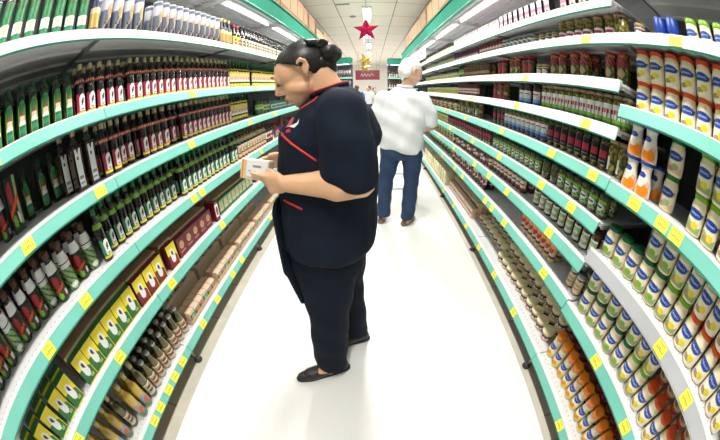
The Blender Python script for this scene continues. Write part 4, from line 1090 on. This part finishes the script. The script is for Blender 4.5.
# ---- left side (bottles)
Lr = lambda i, *a, **k: row(-1, ZL[i], P(i, -1), *a, **k)
Lr(0, 'tin', -.05, .67, .078)
Lr(0, 'goldglass', .755, .76, .1)
Lr(0, 'navyoil', .84, 1.09, .079, rows=2)
Lr(0, 'navyoil', 1.27, 2.02, .074, rows=2)
Lr(0, 'goldglass', 2.10, 2.24, .075)
Lr(0, 'red_flower', 2.34, 2.42, .08)
Lr(0, 'darkwine', 2.51, 4.2, .075)
Lr(1, 'olive', .0, .62, .066, back=.09, rows=2)
Lr(1, 'soy', .70, .97, .064, back=.09, rows=2)
Lr(1, 'soy', 1.045, 2.17, .0622, back=.07, rows=2)
Lr(1, 'peach', 2.24, 2.60, .060, rows=2)
Lr(1, 'peach', 2.74, 4.2, .060, rows=2)
for (x, y, kk) in ((-1.40, .18, 'pep'), (-1.36, .26, 'tall'), (-1.46, .375, 'olive'), (-1.43, .48, 'olive'), (-1.42, .56, 'olive'), (-1.34, .605, 'sqb'), (-1.26, .655, 'sqb'), (-1.245, .735, 'sqb')):
    put(kk, -1, x, y, ZL[2]+.0005, {.18: 'paper-collared bottle with red print, nearest on third bottle-side shelf', .26: 'tall dark carton with red and white print on third bottle-side shelf', .375: 'dark green oil bottle set back deep, nearest of three, third bottle-side shelf', .48: 'dark green oil bottle set back deep, middle of three, third bottle-side shelf', .56: 'dark green oil bottle set back deep, farthest of three, third bottle-side shelf',
        .605: 'square amber bottle behind the two white-labelled ones, third bottle-side shelf', .655: 'square bottle with long white label, nearer of front pair', .735: 'square bottle with long white label, farther of front pair'}[y], 'mixed bottles at the near end of the third bottle-side shelf')
Lr(2, 'soy', .815, .88, .064, back=.075, rows=2)
Lr(2, 'soy', .97, 1.035, .064, back=.13)
Lr(2, 'soy', 1.13, 1.32, .064, back=.09, rows=2)
Lr(2, 'soy', 1.40, 1.47, .064, back=.15)
Lr(2, 'soy', 1.54, 2.22, .064, back=.10, rows=2)
Lr(2, 'peach', 2.31, 2.62, .062, back=.12)
Lr(2, 'greenjar', 2.95, 3.05, .085, back=.12)
Lr(2, 'whitegreen', 3.16, 3.28, .095, back=.12)
Lr(2, 'tealjar', 3.42, 4.6, .07, back=.12, rows=2)
Lr(3, ['pep', 'veg', 'pep', 'pep'], -.45, .24, .078, back=.12, rows=2)
Lr(3, ['pep', 'veg'], .30, .545, .082, back=.07, rows=2)
Lr(3, 'soyg', .615, .62, .1, back=.02)
Lr(3, 'soyg', .70, 1.27, .0635, back=.07, rows=2)
Lr(3, 'soyg', 1.36, 1.98, .0625, back=.04, rows=2)
Lr(3, 'soyg', 2.06, 2.12, .06, back=.03)
Lr(3, 'slim', 2.20, 2.83, .070, back=.03, rows=2)
Lr(3, 'darkbottle', 2.92, 3.05, .065, back=.03)
Lr(3, ['bluecap', 'redtop', 'can_red'], 3.15, 4.5, .085, back=.04, rows=2)
# lowest but one: seasoning cartons and their cardboard cases
Lr(4, 'cg', -.42, -.10, .105, back=.035, rows=2, rowgap=.07)
Lr(4, 'cg', -.005, -.004, .1, back=.025, rows=2, rowgap=.07)
Lr(4, 'cg', .145, .60, .0915, back=.018)
Lr(4, 'cr', .70, .885, .0915, back=.012)
Lr(4, 'cr', 1.03, 1.04, .1, back=.012)
Lr(4, 'cm', 1.15, 1.51, .091, back=.03)
Lr(4, 'crw', 1.62, 1.63, .1, back=.03)
Lr(4, 'cc', 1.74, 2.34, .0748, back=.04)
Lr(4, 'cm', 2.5, 3.3, .092, back=.04)
def case(y0, y1, z, front, h, depth, label, mt='cardboard_dark'):
    a = MB(); t = .004; x1 = XL-front; x0 = x1-depth
    a.box((x0, y0, 0), (x1, y1, .003), mt); a.box((x0, y0, h), (x1, y1, h+t), mt); a.box((x0, y0, .003), (x0+t, y1, h), mt)
    a.box((x0+t, y0, .003), (x1, y0+t, h), mt); a.box((x0+t, y1-t, .003), (x1, y1, h), mt)
    a.box((x1, y0, h-.012), (x1+.004, y1, h+t), 'cardboard_pale')
    o = obj('cardboard_case', a, None, (0, 0, z+.0005))
    s = MB(); s.box((x0+.02, (y0+y1)/2-.001, h+t), (x1-.01, (y0+y1)/2+.001, h+t+.0008), 'brown'); obj('lid_seam', s, o)
    return tag(o, label, 'box', 'cardboard cases of seasoning cartons')
case(.09, .65, ZL[4], .072, .158, .34, 'brown cardboard case behind the row of green bird cartons')
case(.655, .935, ZL[4], .066, .158, .34, 'brown cardboard case behind the maroon and yellow bird cartons')
case(1.10, 1.56, ZL[4], .09, .135, .30, 'brown cardboard case behind the dark maroon cartons with gold ovals')
case(1.70, 2.38, ZL[4], .095, .125, .30, 'brown cardboard case behind the slim green and cream cartons')
case(.97, 1.09, ZL[4], .064, .158, .3, 'narrow cardboard case behind a single maroon bird carton')
for i, (y, kk) in enumerate(((.30, 'cg'), (.42, 'cg'), (.72, 'cr'), (1.22, 'cm'), (1.34, 'cm'), (1.86, 'cc'), (2.02, 'cc'))):
    hh = .162 if y < 1 else (.139 if y < 1.6 else .129)
    o = put(kk, -1, XL-.24, y, ZL[4]+hh+.0245 if kk != 'cm' else ZL[4]+hh+.027, '%s, %s of those lying on the cardboard cases' % (KIND[kk]['desc'], ord_[i]), 'cartons on top of the cardboard cases')
    o.rotation_euler = (-PI/2, 0, PI/2)
# bottom shelf
Lr(5, 'oil', -.35, -.05, .10, back=.04, rows=2)
Lr(5, ['oil', 'oild'], .04, .12, .08, back=.05, rows=2)
Lr(5, 'oil', .215, .29, .073, back=.015, rows=2)
Lr(5, 'oild', .365, .366, .1, back=.015, rows=2)
Lr(5, 'palm', .44, .66, .064, back=.02, rows=4, rowgap=.064)
Lr(5, 'palm', .74, .88, .064, back=.03, rows=4, rowgap=.064)
def tray(y0, y1, z, xf, depth, label, mt='cardboard_pale', h=.03):
    a = MB(); x1 = XL-xf if True else 0; x0 = x1-depth
    a.box((x0, y0, 0), (x1, y1, .003), mt)
    for b in (((x0, y0, .003), (x1, y0+.003, h)), ((x0, y1-.003, .003), (x1, y1, h)), ((x0, y0+.003, .003), (x0+.003, y1-.003, h)), ((x1-.003, y0+.003, .003), (x1, y1-.003, h))): a.box(*b, mt)
    return tag(obj('cardboard_tray', a, None, (0, 0, z+.0005)), label, 'tray', 'cardboard trays on the lowest bottle-side shelf')
for i, (a, b) in enumerate(((.935, 1.36), (1.38, 1.80), (1.82, 2.24), (2.26, 2.68), (2.70, 3.12))):
    tray(a, b, ZL[5], .02, .13, '%s cardboard tray of food cartons from near end, lowest shelf' % ord_[i])
    n = int((b-a-.02)/.065)
    for r in range(2):
        for j in range(n):
            kk = 'pate' if (j+i) % 3 else 'pateg'
            put(kk, -1, XL-.02-.004-.026-r*.055, a+.045+j*.0655, ZL[5]+.004, '%s, place %s in the %s cardboard tray, %s row' % (KIND[kk]['desc'], ord_[j], ord_[i], 'front' if r == 0 else 'rear'), 'food cartons in the cardboard trays')
    # a second tray on top, set back, as a closed cardboard sleeve with more cartons
    if i < 4:
        c = MB(); c.box((XL-.42, a+.01, 0), (XL-.20, b-.01, .12), 'cardboard_pale', .002)
        tag(obj('cardboard_box', c, None, (0, 0, ZL[5]+.0005)), '%s pale cardboard box behind the tray cartons, lowest shelf' % ord_[i], 'box', 'pale boxes on the lowest bottle-side shelf')
        for j in range(3):
            put('pate' if (i+j) % 2 else 'pateg', -1, XL-.25, a+.08+j*.11, ZL[5]+.122, 'food carton lying on the %s pale cardboard box, %s from near end' % (ord_[i], ord_[j]), 'food cartons on the pale boxes')
Lr(5, ['redjar', 'slender'], 3.2, 4.6, .08, back=.03, rows=2)
# ---- right side (jars)
Rr = lambda i, *a, **k: row(1, ZR[i], P(i, 1), *a, **k)
Rr(0, 'strawb', .98, 1.24, .085)
Rr(0, 'strawb', 1.42, 2.10, .085)
Rr(0, 'pinkc', 2.17, 3.45, .056)
Rr(0, 'can_pale', 3.6, 5.4, .08)
Rr(1, 'yel', .825, .83, .1); Rr(1, 'wr', .90, .98, .078)
Rr(1, 'wr', 1.07, 1.30, .076, rows=2)
Rr(1, 'smallpale', 1.38, 1.60, .072); Rr(1, 'palecap', 1.68, 2.08, .068, rows=2)
Rr(1, 'redjar', 2.15, 2.60, .066); Rr(1, 'pinkjar', 2.70, 3.48, .063)
Rr(1, 'can_pale', 3.6, 5.4, .085)
Rr(2, 'redtop', .835, .92, .085); Rr(2, 'redtop', 1.12, 1.20, .078, rows=2); Rr(2, 'redtop', 1.32, 1.40, .076)
Rr(2, 'smallpale', 1.50, 1.57, .07); Rr(2, 'reddark', 1.68, 1.75, .075); Rr(2, 'redtop', 1.87, 1.95, .075)
Rr(2, 'reddark', 2.10, 2.17, .07); Rr(2, 'slender', 2.45, 3.10, .062, rows=2); Rr(2, 'greenjar', 3.18, 3.28, .09); Rr(2, 'can_pale', 3.40, 5.4, .085)
Rr(3, 'rwg', .80, 1.50, .0625, rows=2); Rr(3, 'bwdark', 1.60, 1.61, .1); Rr(3, 'bwdark', 1.72, 1.80, .078)
Rr(3, ['slender', 'reddark'], 2.08, 2.26, .065); Rr(3, 'redjar', 2.72, 3.30, .065); Rr(3, 'can_pale', 3.40, 5.2, .08)
Rr(4, 'robplain', .795, .86, .066, rows=2); Rr(4, 'rob', .925, 1.40, .066, rows=2); Rr(4, 'bw', 1.48, 2.02, .067, rows=2)
Rr(4, 'rob', 2.09, 2.24, .066); Rr(4, ['slender', 'pick', 'robplain'], 2.62, 3.25, .075); Rr(4, ['can_red', 'can_pale', 'redjar'], 3.37, 5.0, .08)
Rr(5, 'pick', .825, 1.18, .077, back=.03, rows=2); Rr(5, 'pickplain', 1.26, 1.35, .09, back=.03, rows=2); Rr(5, 'pick', 1.44, 2.12, .071, back=.03, rows=2)
Rr(5, 'rob', 2.20, 3.55, .068, back=.02); Rr(5, 'can_pale', 3.65, 5.0, .08)
Rr(6, 'brownlab', .815, 1.42, .0715, back=.05, rows=2); Rr(6, 'redjar', 1.62, 2.10, .067, back=.05, rows=2)
Rr(6, ['redjar', 'slender', 'pinkjar'], 2.18, 3.3, .066, back=.03); Rr(6, ['can_red', 'can_pale'], 3.4, 5.0, .08)
Rr(7, 'silverjar', .80, .87, .068, back=.04, rows=2); Rr(7, 'slimcan', 1.10, 1.49, .0545, back=.04, rows=3)
Rr(7, ['darkbottle', 'darkbottle', 'slender'], 2.25, 3.3, .07, back=.03, rows=2); Rr(7, ['slender', 'greenjar'], 3.4, 5.0, .09)
Rr(8, 'tub', .87, 1.72, .0935, back=.06, rows=4, stack=[1, 2, 3, 3], rowgap=.094)
Rr(8, 'tub', 1.83, 2.40, .0935, back=.13, rows=3, stack=[1, 2, 3], rowgap=.094)
Rr(8, 'smallpink', 2.52, 3.38, .0665, back=.06, rows=4, stack=[2, 3, 3, 3], rowgap=.065)
Rr(8, 'yellowpack', 3.56, 5.0, .13, back=.05, rows=2, stack=2, rowgap=.13)
# near right section
Br = lambda i, *a, **k: row(1, ZB[i], PB(i), *a, **k)
Br(1, 'smallpale', .70, .71, .1); Br(1, 'bluecap', .50, .57, .075); Br(1, 'greencap', .02, .39, .073)
Br(2, 'mr', -.06, .70, .0835, rows=2, stack=2, back=.06)
Br(3, 'splash', .615, .70, .085, rows=1, stack=2, back=.02)
Br(3, 'splash', .60, .61, .1, rows=1, back=.12)
Br(3, 'mdg', .495, .50, .1, stack=2, back=.075)
Br(3, 'ml', .235, .32, .085, stack=2, back=.05, rows=2)
Br(3, 'mr', -.12, .135, .085, stack=2, back=.05, rows=2)
Br(4, 'mg', .54, .71, .082, back=.03); Br(4, 'mg', .54, .55, .085, back=.18, stack=2)
Br(4, 'mg', .375, .46, .084, back=.03, rows=2, stack=2); Br(4, 'ml', .205, .29, .084, back=.03, rows=2, stack=2); Br(4, 'mr', -.30, .12, .084, back=.025, rows=2, stack=2)
Br(5, 'mg', .335, .69, .083, back=.02, rows=2, stack=2); Br(5, 'ml', .165, .25, .083, back=.02, rows=2, stack=2)
Br(5, 'mr', -.26, .08, .083, back=.02, rows=2, stack=[1, 2])
Br(6, 'squeeze', -.20, .735, .075, back=.05, rows=1)
Br(6, 'darkred', -.20, .72, .075, back=.16, rows=3)
for i in (0, 1, 2, 3):
    for j in range(9):
        for (x0, y0_, kk, wh) in ((.66, 10.1, 'darkwine' if i % 2 == 0 else 'soy', 'jar'), (-1.40, 9.7, 'tin' if i > 1 else 'navyoil', 'bottle')):
            o = put(kk, 1, x0+j*.085, y0_+.08, ZL[i]+.0005, 'distant %s, %s across the %s shelf of the end unit' % (KIND[kk]['name'].replace('_', ' '), ord_[j], SHN[i]), 'goods on the end unit beyond the %s side' % wh, simple=True, drot=PI/2)
print('products', COUNT[0])
